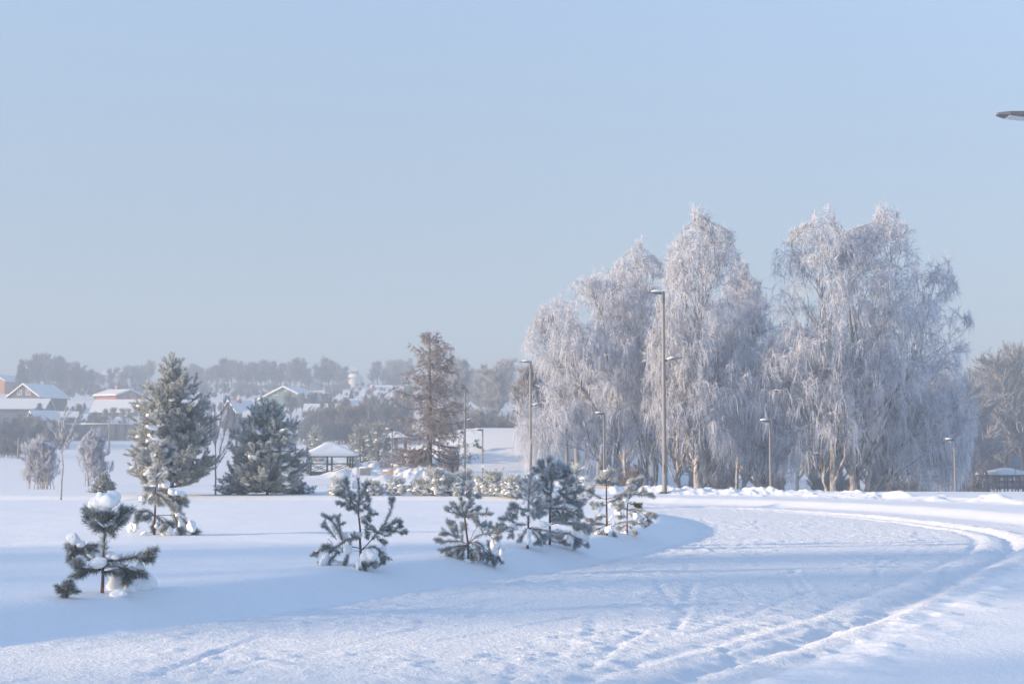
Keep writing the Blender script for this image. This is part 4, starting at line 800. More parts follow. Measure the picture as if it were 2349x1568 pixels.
# bare trees and shrubs of the left field
def traced_tree(name, base, Y, lines, seed, label, nst, mats, r0, group=None, tl=(.06, .22), wid=.006, cat='tree'):
    rng = np.random.default_rng(seed); b0 = atD(base[0], base[1], Y); z = Hs(b0.x, Y); root = empty(name, (b0.x, Y, z - .05), label, cat, group)
    g = G(); tw = G(); Ps = []
    for i, (ln, r_) in enumerate(lines):
        p = smooth_poly([((px - base[0]) / F * Y, 0, (base[1] - py) / F * Y) for px, py in ln], 4); n = len(p)
        idx = np.linspace(0, n - 1, 9).astype(int); p = p[idx]; p[:, 1] = np.linspace(0, rng.uniform(-.4, .4) if i else 0, 9); p[1:] += rng.normal(0, .012, (8, 3))
        if i == 0: p[0, 2] -= .2
        Ps.append(p); g.tubes(p, r_ * (1 - .75 * np.linspace(0, 1, 9)), 6)
    P = np.array(Ps); S = strands(rng, P[1:], nst, .15, tl, 4, 1., 0, .5, .08)
    tw.tubes(S, wid * rng.uniform(.7, 1.2, len(S))[:, None] * np.array([1, .9, .7, .4])[None], 3, np.clip(rng.normal(.7, .2, len(S)), 0, 1)[:, None] * np.ones((1, 4)))
    g.build('trunk', mats[0], root); tw.build('twigs', mats[1], root, attr='frost'); return root
M_bark_frost = simple("frosted grey bark", (.26, .25, .24), (.58, .57, .57), 9, .85, .004)
traced_tree('bare_tree', (140, 1152), 54, [([(140, 1152), (141, 1090), (140, 1050), (138, 1020)], .05), ([(138, 1025), (128, 1005), (116, 985), (108, 975)], .02), ([(138, 1022), (134, 990), (126, 965)], .02), ([(138, 1022), (142, 985), (150, 960), (162, 945)], .02), ([(140, 1030), (154, 1005), (168, 980), (178, 955)], .022), ([(139, 1015), (144, 990), (146, 950), (152, 938)], .02), ([(139, 1025), (132, 1000), (122, 950)], .018), ([(140, 1040), (124, 1020), (100, 1010)], .015), ([(141, 1035), (158, 1015), (176, 1000)], .012)], 61,
    'thin bare frosted sapling tree with a V-shaped crown at the far left', 1100, (M_bark_frost, M_twig), .05, wid=.008)
traced_tree('bare_tree', (495, 1148), 57, [([(495, 1148), (494, 1090), (492, 1045), (492, 1020)], .045), ([(493, 1080), (504, 1040), (515, 985), (522, 930)], .02), ([(492, 1040), (500, 990), (508, 950), (515, 920)], .018), ([(492, 1030), (490, 990), (488, 940)], .016), ([(494, 1085), (512, 1055), (530, 1020), (545, 1000)], .014), ([(492, 1040), (480, 1000), (475, 960)], .014), ([(493, 1075), (520, 1030), (535, 960)], .014)], 62,
    'thin bare frosted tree between the two bushy pines', 700, (M_bark_frost, M_twig), .045, tl=(.06, .3), wid=.007)
for (px, Y, top, sp, sd, n, lab, m_, wd) in ((100, 71, 985, .50, 63, 9500, 'wide pinkish frosted willow shrub beside the thin V-crowned tree', M_twig, .75), (216, 84, 985, .34, 64, 7000, 'narrower pale willow shrub left of the tallest bushy pine', M_twig, .85)):
    b, hh = base_h(px, Y, top)
    bare_tree('willow_shrub', b, hh, sp, sd, n, 'shrub', wd, (M_bark_frost, m_), lab, 'shrub', 'pale willow shrubs in the left field', trunk_r=.06)
for (px, Y, top, sp, sd, n, lab) in ((957, 116, 1022, .62, 65, 2200, 'reddish bare shrub at the left side of the arbour under the larch'), (1035, 114, 1022, .5, 66, 2200, 'reddish bare shrub at the right side of the arbour under the larch')):
    b, hh = base_h(px, Y, top)
    bare_tree('bare_shrub', b, hh * .95, sp, sd, n, 'shrub', 1.5, (M_twig_red, M_twig_red), lab, 'shrub', 'reddish shrubs round the arbour', trunk_r=.06)
b, hh = base_h(1452, 76, 1062)
bare_tree('bare_shrub', b, hh, .5, 67, 2600, 'shrub', 1.1, (M_twig_red, M_twig_red), 'reddish bare shrub among the birch trunks behind the snow bank', 'shrub', None, trunk_r=.06)

# larch
def larch():
    Y = 102; b, hh = base_h(985, Y, 767); rng = np.random.default_rng(71)
    root = empty('larch_tree', b, 'tall bare reddish larch with level branches behind the back row of young pines', 'tree')
    g = G(); tw = G(); K = 12; s = np.linspace(0, 1, K); P = np.stack([np.cumsum(rng.normal(0, .012, K)), np.cumsum(rng.normal(0, .012, K)), s * hh - .3 * (s == 0)], 1)
    g.tubes(P, .23 * (1 - .9 * s), 8)
    Q = []; QR = []
    prof = ([0, .12, .25, .4, .55, .7, .83, .93, 1], [.0, 2.9, 2.85, 2.7, 2.3, 1.75, 1.45, .9, .12])
    for k in range(128):
        f = rng.uniform(.13, .99); z0 = f * hh; L = 1.15 * np.interp(f, *prof) * rng.uniform(.72, 1.12); a = rng.uniform(0, 6.28); t = np.linspace(0, 1, 8)
        el = R(-8) + R(48) * max(f - .35, 0)
        q = np.array([np.interp(z0, P[:, 2], P[:, 0]), np.interp(z0, P[:, 2], P[:, 1]), z0]) + np.stack([np.cos(a) * L * t, np.sin(a) * L * t, L * (math.tan(el) * t - .12 * np.sin(t * 3.1) + .10 * t ** 3)], 1); q[1:] += rng.normal(0, .03, (7, 3))
        Q.append(q); QR.append(.042 * (1 - .8 * t) * (1.25 - f))
    Q = np.array(Q); QR = np.array(QR); g.tubes(Q, QR, 4)
    P2, R2 = children(rng, Q, QR, 12, .2, 1, (R(30), R(70)), (.25, .75), 4, up=-.25, droop=.2, wob=.06, rscale=.5, taper=.4)
    tw.tubes(P2, np.maximum(R2, .008), 3, np.full(P2.shape[:2], .4))
    S = strands(rng, P2, 13500, .1, (.12, .38), 3, .8, 0, -.25, .08)
    tw.tubes(S, rng.uniform(.011, .018, len(S))[:, None] * np.array([1, .8, .5])[None], 3, np.clip(rng.normal(.6, .25, len(S)), 0, 1)[:, None] * np.ones((1, 3)))
    g.build('trunk', M_bark_dark, root); tw.build('crown', M_twig_red, root, attr='frost')
larch()
# ------------------------------------------------------------------ lamp posts
def lamp_head(root, z, side, L=.62, tilt=0., capn=True, icicle=False, rz=0., lens=True):
    """flat tapered street light head reaching sideways from the pole"""
    c, s_ = math.cos(rz), math.sin(rz)
    def X(p):
        x, y, zz = p; x2 = x * math.cos(tilt) - zz * math.sin(tilt); z2 = x * math.sin(tilt) + zz * math.cos(tilt)
        x2 = x2 * side; return (x2 * c - y * s_, x2 * s_ + y * c, z + z2)
    g = G(); sec = [(.05, .05, .055, -.055), (.16, .055, .05, -.05), (.22, .10, .045, -.045), (.34, .125, .035, -.04), (L + .0, .11, .015, -.03), (L + .12, .05, .004, -.02)]
    V = []; 
    for x, hw, zt, zb in sec: V += [X((x, -hw, zb)), X((x, hw, zb)), X((x, hw * .8, zt)), X((x, -hw * .8, zt))]
    Fq = []
    for i in range(len(sec) - 1):
        for j in range(4): a = i * 4 + j; b = i * 4 + (j + 1) % 4; Fq.append((a, b, b + 4, a + 4) if side > 0 else (a, a + 4, b + 4, b))
    Fq += [(0, 3, 2, 1), (len(V) - 4, len(V) - 3, len(V) - 2, len(V) - 1)]
    g.add(V, Fq); h = g.build('lamp_head', M_head, root, smooth=False)
    gl = G(); q = [X((x, y, zb)) for x, y, zb in ((.36, -.085, -.050), (.36, .085, -.050), (L, .085, -.040), (L, -.085, -.040), (.36, -.085, -.036), (.36, .085, -.036), (L, .085, -.026), (L, -.085, -.026))]
    gl.add(q, [(0, 1, 2, 3), (0, 4, 5, 1), (1, 5, 6, 2), (2, 6, 7, 3), (3, 7, 4, 0), (7, 6, 5, 4)]); gl.build('lens', M_lens, h, smooth=False)
    if capn:
        gs = G(); p = X((.30, 0, .055)); blob(gs, p, (.19, .10, .06), int(z * 100) + 3, 3, .2, tilt * side); gs.build('snow_cap', M_snow, h)
    if icicle:
        for xx, ll in ((.18, .26), (.30, .12), (.22, .09)):
            gi = G(); a = np.array(X((xx, .03, -.05))); gi.tubes(np.array([a, a - [0, 0, ll]]), np.array([.011, .002]), 5); gi.build('icicle', M_ice, h)
    return h
def lamp_post(loc, h, label, group, lower=None, rz=0., left=-1, r0=.092, icicle=False, single=False, L=.62):
    root = empty('street_lamp', loc, label, 'street lamp', group, rz)
    g = G(); g.tubes(np.array([[0, 0, -.5], [0, 0, .9], [0, 0, h]]), np.array([r0 * 1.08, r0, r0 * .68]), 12); g.build('pole', M_pole, root)
    if not single:
        gb = G(); gb.box((0, 0, .03), (.36, .36, .05)); gb.build('base_plate', M_head, root, smooth=False)
        gd = G(); gd.box((0, -r0 * 1.02, .95), (.09, .025, .34)); gd.build('access_door', M_head, root, smooth=False)
    gc = G(); gc.tubes(np.array([[0, 0, h - .42], [0, 0, h - .02], [0, 0, h + .06], [0, 0, h + .065]]), np.array([r0 * .78, r0 * .80, r0 * .72, .003]), 12); gc.build('collar', M_head, root)
    lamp_head(root, h, left, L, .03 if not single else .05, True, single)
    if lower: lamp_head(root, lower, -left, L + .03, .2, True, icicle)
    return root
GL = 'two-headed lamp posts along the path'
def post(px, base, top, Y, label, group, low=None, **k):
    p = atD(px, base, Y); z = Hs(p.x, Y); h = atD(px, top, Y).z - z
    return lamp_post((p.x, Y, z), h, label, group, (atD(px, low, Y).z - z) if low else None, **k)
post(1525, 1145, 672, 56.5, 'tallest lamp post with two heads, standing on the snow bank right of the young pines', GL, low=828, icicle=True)
post(1217, 1100, 830, 88, 'two-headed lamp post behind the clump of young pines, at the left edge of the birches', GL, low=931)
post(1066, 1098, 890, 112, 'two-headed lamp post right of the larch, before the snow mound', GL, low=965)
post(979, 1100, 922, 124, 'two-headed lamp post right in front of the larch trunk', GL, low=988)
GS = 'short single-headed lamp posts'
for px, base, top, Y, lab in ((1107, 1092, 986, 98, 'short lamp post in front of the snow mound, a white notice on its pole'), (1241, 1060, 970, 120, 'short lamp post just right of the two-headed post at the left edge of the birches'), (1386, 1085, 949, 78, 'short lamp post in front of the leftmost birch trunk'),
                              (1768, 1125, 966, 70, 'short lamp post in the gap between the two birch groups'), (2192, 1135, 1009, 78, 'short lamp post under the rightmost birch, beside the riverside gazebo'), (899, 1095, 985, 104, 'thin short lamp post among the seat blocks of the square'), (1047, 1040, 992, 175, 'faraway thin short lamp post on the left shoulder of the snow mound')):
    o = post(px, base, top, Y, lab, GS, single=True, r0=.06 if px > 1000 else .05, L=.42)
    if px in (1107, 899):
        g = G(); zz = atD(px, 1068 if px == 1107 else 1062, Y).z - o.location.z; g.box((0, -.07, zz), (.18, .012, .26)); g.build('notice', simple("white notice", (.75, .76, .78), None, 3, .6), o, smooth=False)
# the near post of which only the lower lamp head reaches into the picture at the right
Yn = 16.3; tip = atD(2281, 261, Yn); zn = Hs(tip.x + .80, Yn)
rn = empty('street_lamp', (tip.x + .80, Yn, zn), 'lamp post at the right edge, only its dark lamp head seen against the sky', 'street lamp', GL)
g = G(); g.tubes(np.array([[0, 0, -.5], [0, 0, .9], [0, 0, 8.25]]), np.array([.1, .092, .062]), 14); g.build('pole', M_pole, rn)
lamp_head(rn, 8.25, 1, .62, .03); lamp_head(rn, tip.z - zn - .05, -1, .65, .07, False)

def utility_pole(px, base, top, Y, lab, brace):
    p = atD(px, base, Y); z = Hs(p.x, Y); h = atD(px, top, Y).z - z; root = empty('utility_pole', (p.x, Y, z), lab, 'utility pole', 'utility poles in the left field')
    g = G(); g.tubes(np.array([[0, 0, -.5], [0, 0, h]]), np.array([.14, .10]), 8); g.build('pole', M_pole, root)
    if brace: g = G(); g.tubes(np.array([[-1.6, 0, -.3], [-.05, 0, h * .8]]), np.array([.10, .08]), 6); g.build('brace', M_pole, root)
    g = G(); g.box((0, 0, h - .2), (.7, .1, .1)); g.build('crossarm', M_wood, root, smooth=False)
utility_pole(249, 1067, 958, 205, 'grey utility pole with a slanting brace in front of the long fence', True)
utility_pole(41, 1072, 1004, 165, 'thin pole beside the dark thicket at the far left', False)

# ------------------------------------------------------------------ gazebos, seats, rail
def snow_roof(g, wx, wy, z0, th, rise, seed, power=1.0):
    n = 22; u = np.linspace(-1, 1, n); U, V = np.meshgrid(u, u); m = np.maximum(np.abs(U), np.abs(V)); d = 1 - m
    hx = rise * np.minimum(d * 1.15, 1) ** power; hx = hx - .06 * rise * (1 - np.abs(d - .5) * 2); edge = np.clip(d / .05, 0, 1) ** .5
    z = z0 + hx * .98 + th * (.35 + .65 * edge) + .05 * fbm(U * 2 + seed, V * 2, 2, seed) * edge
    top = np.stack([U * wx, V * wy, z], -1).reshape(-1, 3); bot = np.stack([U * wx * .985, V * wy * .985, z0 + hx * .9], -1).reshape(-1, 3)
    idx = np.arange(n * n).reshape(n, n); f = np.stack([idx[:-1, :-1], idx[:-1, 1:], idx[1:, 1:], idx[1:, :-1]], -1).reshape(-1, 4); N = n * n
    ring = list(idx[0]) + list(idx[1:, -1]) + list(idx[-1, -2::-1]) + list(idx[-2:0:-1, 0])
    side = [(ring[(i + 1) % len(ring)], ring[i], ring[i] + N, ring[(i + 1) % len(ring)] + N) for i in range(len(ring))]
    g.add(np.concatenate([top, bot]), np.concatenate([f, f[:, ::-1] + N, np.array(side)]))
def gazebo(name, px, Y, z, wx, wy, eave, rise, label, rz, mp, mr, nx=3, ny=3, rail=.9, brace='x', stilts=0., group='snow-roofed gazebos', over=.5, bracket=False):
    p = atD(px, HOR, Y); root = empty(name, (p.x, Y, z), label, 'gazebo', group, rz)
    g = G(); snow_roof(g, wx + over, wy + over, eave + .12, .22, rise, int(px)); g.build('roof_snow', M_roofsnow, root)
    g = G(); g.box((0, 0, eave + .05), (2 * (wx + over) - .1, 2 * (wy + over) - .1, .10)); g.build('roof', mr, root, smooth=False)
    pts = []
    for i in range(nx):
        for sy in (-1, 1): pts.append((-wx + 2 * wx * i / (nx - 1), sy * wy))
    for j in range(1, ny - 1):
        for sx in (-1, 1): pts.append((sx * wx, -wy + 2 * wy * j / (ny - 1)))
    for x, y in pts:
        g = G(); g.box((x, y, eave / 2 - .1), (.15, .15, eave + .2))
        if bracket:
            for sx in (-1, 1):
                if abs(x + sx * .4) <= wx + .01: g.bar((x, y, eave - .45), (x + sx * .35, y, eave - .02), .05)
        g.build('post', mp, root, smooth=False)
    sides = [((-wx, -wy), (wx, -wy)), ((wx, -wy), (wx, wy)), ((wx, wy), (-wx, wy)), ((-wx, wy), (-wx, -wy))]
    for k, (a, b_) in enumerate(sides):
        g = G(); a = np.array(a); b_ = np.array(b_); n = (nx if k % 2 == 0 else ny) - 1
        for zz in (rail, .14): g.bar((*a, zz), (*b_, zz), .045)
        for i in range(n):
            q0 = a + (b_ - a) * i / n; q1 = a + (b_ - a) * (i + 1) / n
            if brace == 'x': g.bar((*q0, .16), (*q1, rail), .03); g.bar((*q1, .16), (*q0, rail), .03)
            else:
                for m in range(5):
                    c0 = q0 + (q1 - q0) * (m + .5) / 5; w_ = (q1 - q0) / 5 * .5
                    g.bar((*(c0 - w_), .5), (*c0, rail), .028); g.bar((*c0, rail), (*(c0 + w_), .5), .028); g.bar((*(c0 + w_), .5), (*c0, .16), .028); g.bar((*c0, .16), (*(c0 - w_), .5), .028)
        g.build('railing', mp, root, smooth=False)
    g = G(); g.box((0, 0, 0), (2 * wx + .3, 2 * wy + .3, .12)); g.build('floor', mp, root, smooth=False)
    if stilts:
        for x, y in pts: g = G(); g.box((x * .9, y * .9, -.06 - stilts / 2), (.14, .14, stilts)); g.build('stilt', M_head, root, smooth=False)
    return root
Y = 128; gz = Hs(atD(756, HOR, Y).x, Y)
gazebo('gazebo', 756, Y, gz + .05, 1.85, 1.75, atD(756, 1047, Y).z - gz - .1, atD(0, 1020, Y).z - atD(0, 1047, Y).z, 'nearest snow-roofed gazebo with green posts, right of the rounder bushy pine', R(14), M_green, M_green, 3, 3)
Y = 122; gz = Hs(atD(998, HOR, Y).x, Y)
gazebo('arbour', 998, Y, gz, 1.75, 1.5, atD(998, 1037, Y).z - gz, .6, 'low snow-roofed arbour half hidden by reddish shrubs behind the larch', R(-6), M_brown, M_brown, 4, 3, over=.2, bracket=True)
Y = 172; gz = Hs(atD(915, HOR, Y).x, Y)
gazebo('gazebo', 908, Y, gz, 1.15, 1.1, atD(908, 1006, Y).z - gz, .6, 'faraway snow-domed gazebo between the pine pair and the larch', R(10), M_brown, M_brown, 3, 3)
Y = 196; zf = atD(0, 1119, Y).z
gazebo('gazebo', 2306, Y, zf, 2.9, 2.0, atD(0, 1090, Y).z - zf, .75, 'dark-railed riverside gazebo on stilts at the right edge', R(22), M_brown, M_brown, 5, 4, rail=.95, brace='o', stilts=2.2, bracket=True)

def seat_block(px, py, Y, wd, ht, m, lab, rz=0.):
    p = atD(px, py, Y); z = Hs(p.x, Y); g = G(); g.box((0, 0, ht / 2 - .1), (wd, .55, ht + .2), rz)
    root = empty('seat_block', (p.x, Y, max(z, atD(px, py + 6, Y).z)), lab, 'seat', 'seat blocks round the snowy square'); g.build('seat', m, root, smooth=False)
    s_ = G(); blob(s_, (0, 0, ht), (wd * .54, .33, .13), int(px), 3, .12, 0, .3); s_.build('snow_cap', M_snow, root)
seat_block(837, 1079, 113, .85, .42, M_stone, 'grey seat block nearest the near gazebo', .2)
seat_block(884, 1062, 128, .95, .42, M_stone, 'grey seat block second along the left edge of the square')
seat_block(914, 1049, 140, 1.0, .45, M_stone, 'grey seat block farthest up the left edge of the square')
seat_block(910, 1073, 118, .65, .42, M_stone, 'small grey seat block in the middle of the square, right of the thin lamp post', -.2)
seat_block(890, 1096, 104, .75, .42, M_stone_tan, 'tan seat block lit by the sun, nearest of all the seats')
seat_block(948, 1057, 130, .55, .38, M_stone_tan, 'small tan seat block at the left foot of the arbour')

rr_ = empty('guard_rail', (0, 0, 0), 'pale low wooden rail crossing behind the tallest lamp post', 'rail')
pa = [atD(1335, 1114, 66), atD(1430, 1119, 64.5), atD(1525, 1126, 63), atD(1625, 1136, 61)]
c0 = pa[0].copy(); rr_.location = (c0.x, c0.y, Hs(c0.x, c0.y))
g = G(); 
for a, b_ in zip(pa[:-1], pa[1:]): g.bar(tuple(a - rr_.location), tuple(b_ - rr_.location), .055)
M_railwood = simple("pale rail wood", (.38, .34, .28), (.5, .45, .38), 6, .8)
g.build('rail', M_railwood, rr_, smooth=False)
for a in pa:
    g = G(); q = a - rr_.location; g.bar((q.x, q.y + .06, q.z + .08), (q.x, q.y + .06, q.z - 1.1), .06); g.build('post', M_railwood, rr_, smooth=False)
p = atD(2157, 1112, 66); br = empty('barrier', (p.x, 66, p.z - 1.3), 'small grey barrier frame left of the lamp post under the rightmost birch', 'barrier')
for x in (0, .48): g = G(); g.bar((x, 0, -.2), (x, 0, 1.3), .03); g.build('post', M_pole, br, smooth=False)
g = G(); g.bar((-.1, 0, 1.3), (.6, 0, 1.32), .03); g.build('crossbar', M_pole, br, smooth=False)
Y = 178; p = atD(2328, 1062, Y); z = Hs(p.x, Y); ib = empty('sign_board', (p.x, Y, z), 'thin post with a blue-green board beside the riverside gazebo', 'sign')
g = G(); g.bar((0, 0, -.3), (0, 0, p.z - z), .05); g.build('post', M_pole, ib, smooth=False)
g = G(); g.box((.25, 0, atD(0, 1060, Y).z - z), (1.1, .06, 1.3)); g.build('board', simple("blue-green board", (.16, .22, .26), (.2, .26, .3), 3, .6), ib, smooth=False)

# ------------------------------------------------------------------ the person playing on the mound
def person():
    Y = 143; p0 = atD(1098, 1022, Y); z = Hs(p0.x, Y)
    J = {'pel': (0, 0, .34), 'chest': (-.16, .02, .66), 'neck': (-.24, .02, .84), 'head': (-.30, .0, 1.0), 'ls': (-.20, -.17, .78), 'le': (-.40, -.22, .58), 'lh': (-.60, -.18, .52), 'rs': (-.18, .19, .78), 're': (-.42, .24, .66), 'rh': (-.60, .2, .70), 'lk': (.30, -.13, .46), 'lf': (.40, -.14, .08), 'lt': (.56, -.14, .05), 'rk': (.28, .14, .50), 'rf': (.46, .15, .10), 'rt': (.62, .15, .07)}
    E = [('pel', 'chest'), ('chest', 'neck'), ('neck', 'head'), ('chest', 'ls'), ('ls', 'le'), ('le', 'lh'), ('chest', 'rs'), ('rs', 're'), ('re', 'rh'), ('pel', 'lk'), ('lk', 'lf'), ('lf', 'lt'), ('pel', 'rk'), ('rk', 'rf'), ('rf', 'rt')]
    Rr = dict(pel=.17, chest=.18, neck=.07, head=.12, ls=.09, le=.07, lh=.05, rs=.09, re=.07, rh=.05, lk=.10, lf=.07, lt=.05, rk=.10, rf=.07, rt=.05)
    ks = list(J); me = bpy.data.meshes.new('person'); me.from_pydata([J[k] for k in ks], [(ks.index(a), ks.index(b_)) for a, b_ in E], []); o = link('person', me)
    sk = o.modifiers.new('skin', 'SKIN'); 
    if not me.skin_vertices: bpy.context.view_layer.objects.active = o; bpy.ops.mesh.customdata_skin_add()
    for i, k in enumerate(ks): me.skin_vertices[0].data[i].radius = (Rr[k], Rr[k]); me.skin_vertices[0].data[i].use_root = (k == 'pel')
    sb = o.modifiers.new('sub', 'SUBSURF'); sb.levels = 2; sb.render_levels = 2
    dg = bpy.context.evaluated_depsgraph_get(); me2 = bpy.data.meshes.new_from_object(o.evaluated_get(dg)); o.modifiers.clear(); o.data = me2
    for m_ in (simple("green jacket", (.06, .17, .05), None, 5, .8), simple("dark trousers", (.03, .035, .05), None, 5, .8), simple("skin", (.5, .32, .25), None, 5, .6)): me2.materials.append(m_)
    for f in me2.polygons:
        c = f.center; f.material_index = 1 if (c.x > .02 and c.z < .62) or c.z < .32 else (2 if c.z > .90 else 0); f.use_smooth = True
    o.location = (p0.x, Y, z); tag(o, 'person in a green jacket and dark trousers sitting down on the snow mound', 'person')
    g = G(); blob(g, (-.31, 0, 1.08), (.13, .13, .12), 5, 3, .03); g.build('hat', simple("dark hat", (.04, .06, .05), None, 5, .9), o)
person()

# ------------------------------------------------------------------ houses
M_wbrown = simple("brown boards", (.075, .06, .065), (.10, .085, .085), 2, .8); M_wred = simple("red brick", (.40, .10, .06), (.48, .14, .08), 2, .8); M_worange = simple("orange boards", (.40, .17, .08), (.46, .21, .10), 2, .8)
M_wgreen = simple("green boards", (.12, .20, .175), (.15, .24, .21), 2, .8); M_wwhite = simple("white plaster", (.66, .62, .58), (.74, .70, .66), 2, .8); M_wgrey = simple("grey boards", (.12, .125, .14), (.17, .175, .19), 2, .8)
M_glass = simple("window glass", (.10, .12, .15), (.14, .16, .19), 2, .15); M_trim = simple("white trim", (.6, .6, .6), None, 2, .7); M_roofdark = simple("dark roof edge", (.07, .06, .06), None, 2, .8)
def house(px, base_y, Y, w_, d, wall_top, apex, wallm, label, rz=0., wins=(), chimney=None, sn=.3, gablem=None, name='house', over=.5, ridge='y', grp='snow-roofed houses on the hillside'):
    """gable faces -Y before turning (ridge along y); ridge='x' puts the eave side to the front"""
    p = atD(px, HOR, Y); z = Hs(p.x, Y); hw = atD(px, wall_top, Y).z - z; hr = atD(px, apex, Y).z - z - hw
    root = empty(name, (p.x, Y, z), label, 'house', grp, rz + (R(90) if ridge == 'x' else 0))
    if ridge == 'x': w_, d = d, w_
    a, b_ = w_ / 2, d / 2; g = G()
    V = [(-a, -b_, -2), (a, -b_, -2), (a, b_, -2), (-a, b_, -2), (-a, -b_, hw), (a, -b_, hw), (a, b_, hw), (-a, b_, hw), (0, -b_, hw + hr), (0, b_, hw + hr)]
    g.add(V, [(0, 1, 5, 4), (2, 3, 7, 6), (1, 2, 6, 5), (3, 0, 4, 7)], [(4, 5, 8), (6, 7, 9)]); g.build('wall', wallm, root, smooth=False)
    sl_ = hr / a
    for nm, t0, t1, mt, ov in (('roof', .02, .14, M_roofdark, over), ('roof_snow', .145, .145 + sn, M_roofsnow, over * .96)):
        g = G(); e = a + ov; bb = b_ + ov; ze = hw - sl_ * ov; zr = hw + hr
        V = [(-e, -bb, ze + t0), (0, -bb, zr + t0), (e, -bb, ze + t0), (-e, -bb, ze + t1), (0, -bb, zr + t1), (e, -bb, ze + t1)]; V += [(x, -y, z_) for x, y, z_ in V]
        g.add(V, [(0, 1, 4, 3), (1, 2, 5, 4), (6 + 1, 6, 6 + 3, 6 + 4), (6 + 2, 6 + 1, 6 + 4, 6 + 5), (3, 4, 10, 9), (4, 5, 11, 10), (1, 0, 6, 7), (2, 1, 7, 8), (0, 3, 9, 6), (5, 2, 8, 11)]); g.build(nm, mt, root, smooth=False)
    for (wx, wz, ww, wh) in wins:
        g = G(); y = -b_ - .02
        for bx_, bz_, sx_, sz_ in ((wx, wz + wh / 2, ww + .24, .12), (wx, wz - wh / 2, ww + .24, .12), (wx - ww / 2 - .06, wz, .12, wh - .12), (wx + ww / 2 + .06, wz, .12, wh - .12), (wx, wz, .07, wh - .12)): g.box((bx_, y, bz_), (sx_, .10, sz_))
        f = g.build('window', M_trim, root, smooth=False); g = G(); g.box((wx, -b_ - .012, wz), (ww - .01, .03, wh - .13)); g.build('pane', M_glass, f, smooth=False)
    if chimney:
        cx_, cy_, ch = chimney; g = G(); g.box((cx_, cy_, hw + hr - abs(cx_) * sl_ + ch / 2 - .3), (.75, .75, ch + .6)); c_ = g.build('chimney', M_wred, root, smooth=False)
        s_ = G(); blob(s_, (cx_, cy_, hw + hr - abs(cx_) * sl_ + ch), (.42, .42, .22), 4, 3, .1); s_.build('snow_cap', M_snow, c_)
    return root, hw, hr
house(84, 942, 318, 8.6, 9, 912, 885, M_wbrown, 'brown gabled house with two attic windows, at the upper left', R(-24), [(-1.25, 4.2, 1.1, 1.1), (1.25, 4.2, 1.1, 1.1)], sn=.3)
house(40, 960, 296, 12, 7, 938, 918, M_wgrey, 'long house whose white roof lies just below the brown gabled house', R(4), ridge='x')
house(98, 975, 262, 3.6, 4.5, 972, 946, M_worange, 'small shed with a steep bluish snow roof below the long white roof', R(-50))
house(140, 965, 272, 5.2, 4, 958, 948, M_wgrey, 'low shed with a white roof right of the steep bluish shed', R(12), ridge='x')
house(270, 925, 342, 8.8, 6.5, 909, 897, M_wred, 'red brick house with a snowy roof left of the tallest bushy pine', R(62), [(-1.8, 1.6, .9, 1.1), (1.4, 1.6, .9, 1.1)], chimney=(.8, 1.5, 1.4), sn=.35)
house(268, 950, 312, 9.2, 6.5, 945, 921, M_wgrey, 'big plain white snow roof right below the red brick house', R(-3), ridge='x', sn=.4)
house(6, 905, 402, 6.5, 8, 876, 863, M_worange, 'orange house at the far left edge beside the dark spruce', R(-20), [(1.2, 2.3, 1.0, 1.2)])
house(669, 935, 332, 12.4, 9, 919, 891, M_wgreen, 'broad green gabled house above the rounder bushy pine', R(-18), [(-2.2, 2.9, 1.4, 1.1), (1.2, 2.9, 1.4, 1.1)], sn=.35)
house(548, 955, 288, 4.6, 5, 946, 922, M_wgrey, 'small house with a steep bluish snow roof and a chimney, between the two bushy pines', R(-42), chimney=(.4, -.5, 1.0))
house(590, 960, 286, 5.0, 5, 957, 944, M_wgrey, 'low white-roofed shed left behind the rounder bushy pine', R(8), ridge='x')
house(738, 965, 284, 6.4, 5, 946, 932, M_wood, 'low house with a flat white roof above the brown thicket', R(6), ridge='x', sn=.45)
house(873, 905, 398, 5.4, 5, 905, 887, M_wwhite, 'white-roofed house with a red chimney left of the larch', R(8), ridge='x', chimney=(-1.2, 2.2, 1.5), sn=.4)
house(718, 895, 432, 3.4, 4, 880, 871, M_wwhite, 'small pale gabled house in the gap of the ridge wood left of the dome-roofed building', R(-15))
house(1078, 900, 352, 4.6, 4, 893, 882, M_wgrey, 'small white snow roof on the slope right of the larch', R(6), ridge='x')
house(258, 860, 470, 6.5, 6, 862, 852, M_wwhite, 'pale house on the ridge left of the tallest bushy pine', R(10), ridge='x')
# dome-roofed building on the ridge
Y = 468; p = atD(812, HOR, Y); z = Hs(p.x, Y); db = empty('pavilion', (p.x, Y, z), 'white dome-roofed building on the ridge with a small green-based lantern on top', 'building')
zw = atD(0, 866, Y).z - z; zt = atD(0, 856, Y).z - z; g = G(); a = np.arange(16) / 16 * 6.2832; 
g.tubes(np.array([[0, 0, -1.], [0, 0, zw]]), np.array([2.75, 2.75]), 16); g.build('wall', M_wwhite, db)
g = G(); g.tubes(np.array([[0, 0, zw - .1], [0, 0, zw], [0, 0, zw + (zt - zw) * .55], [0, 0, zt], [0, 0, zt + .05]]), np.array([3.0, 3.05, 2.2, .9, .05]), 20); g.build('roof_snow', M_roofsnow, db)
g = G(); g.box((0, 0, zt + .3), (2.3, 2.3, .7)); g.build('lantern_base', M_wgreen, db, smooth=False); g = G(); g.box((0, 0, zt + 1.25), (2.2, 2.2, 1.2)); g.build('lantern', M_wwhite, db, smooth=False)
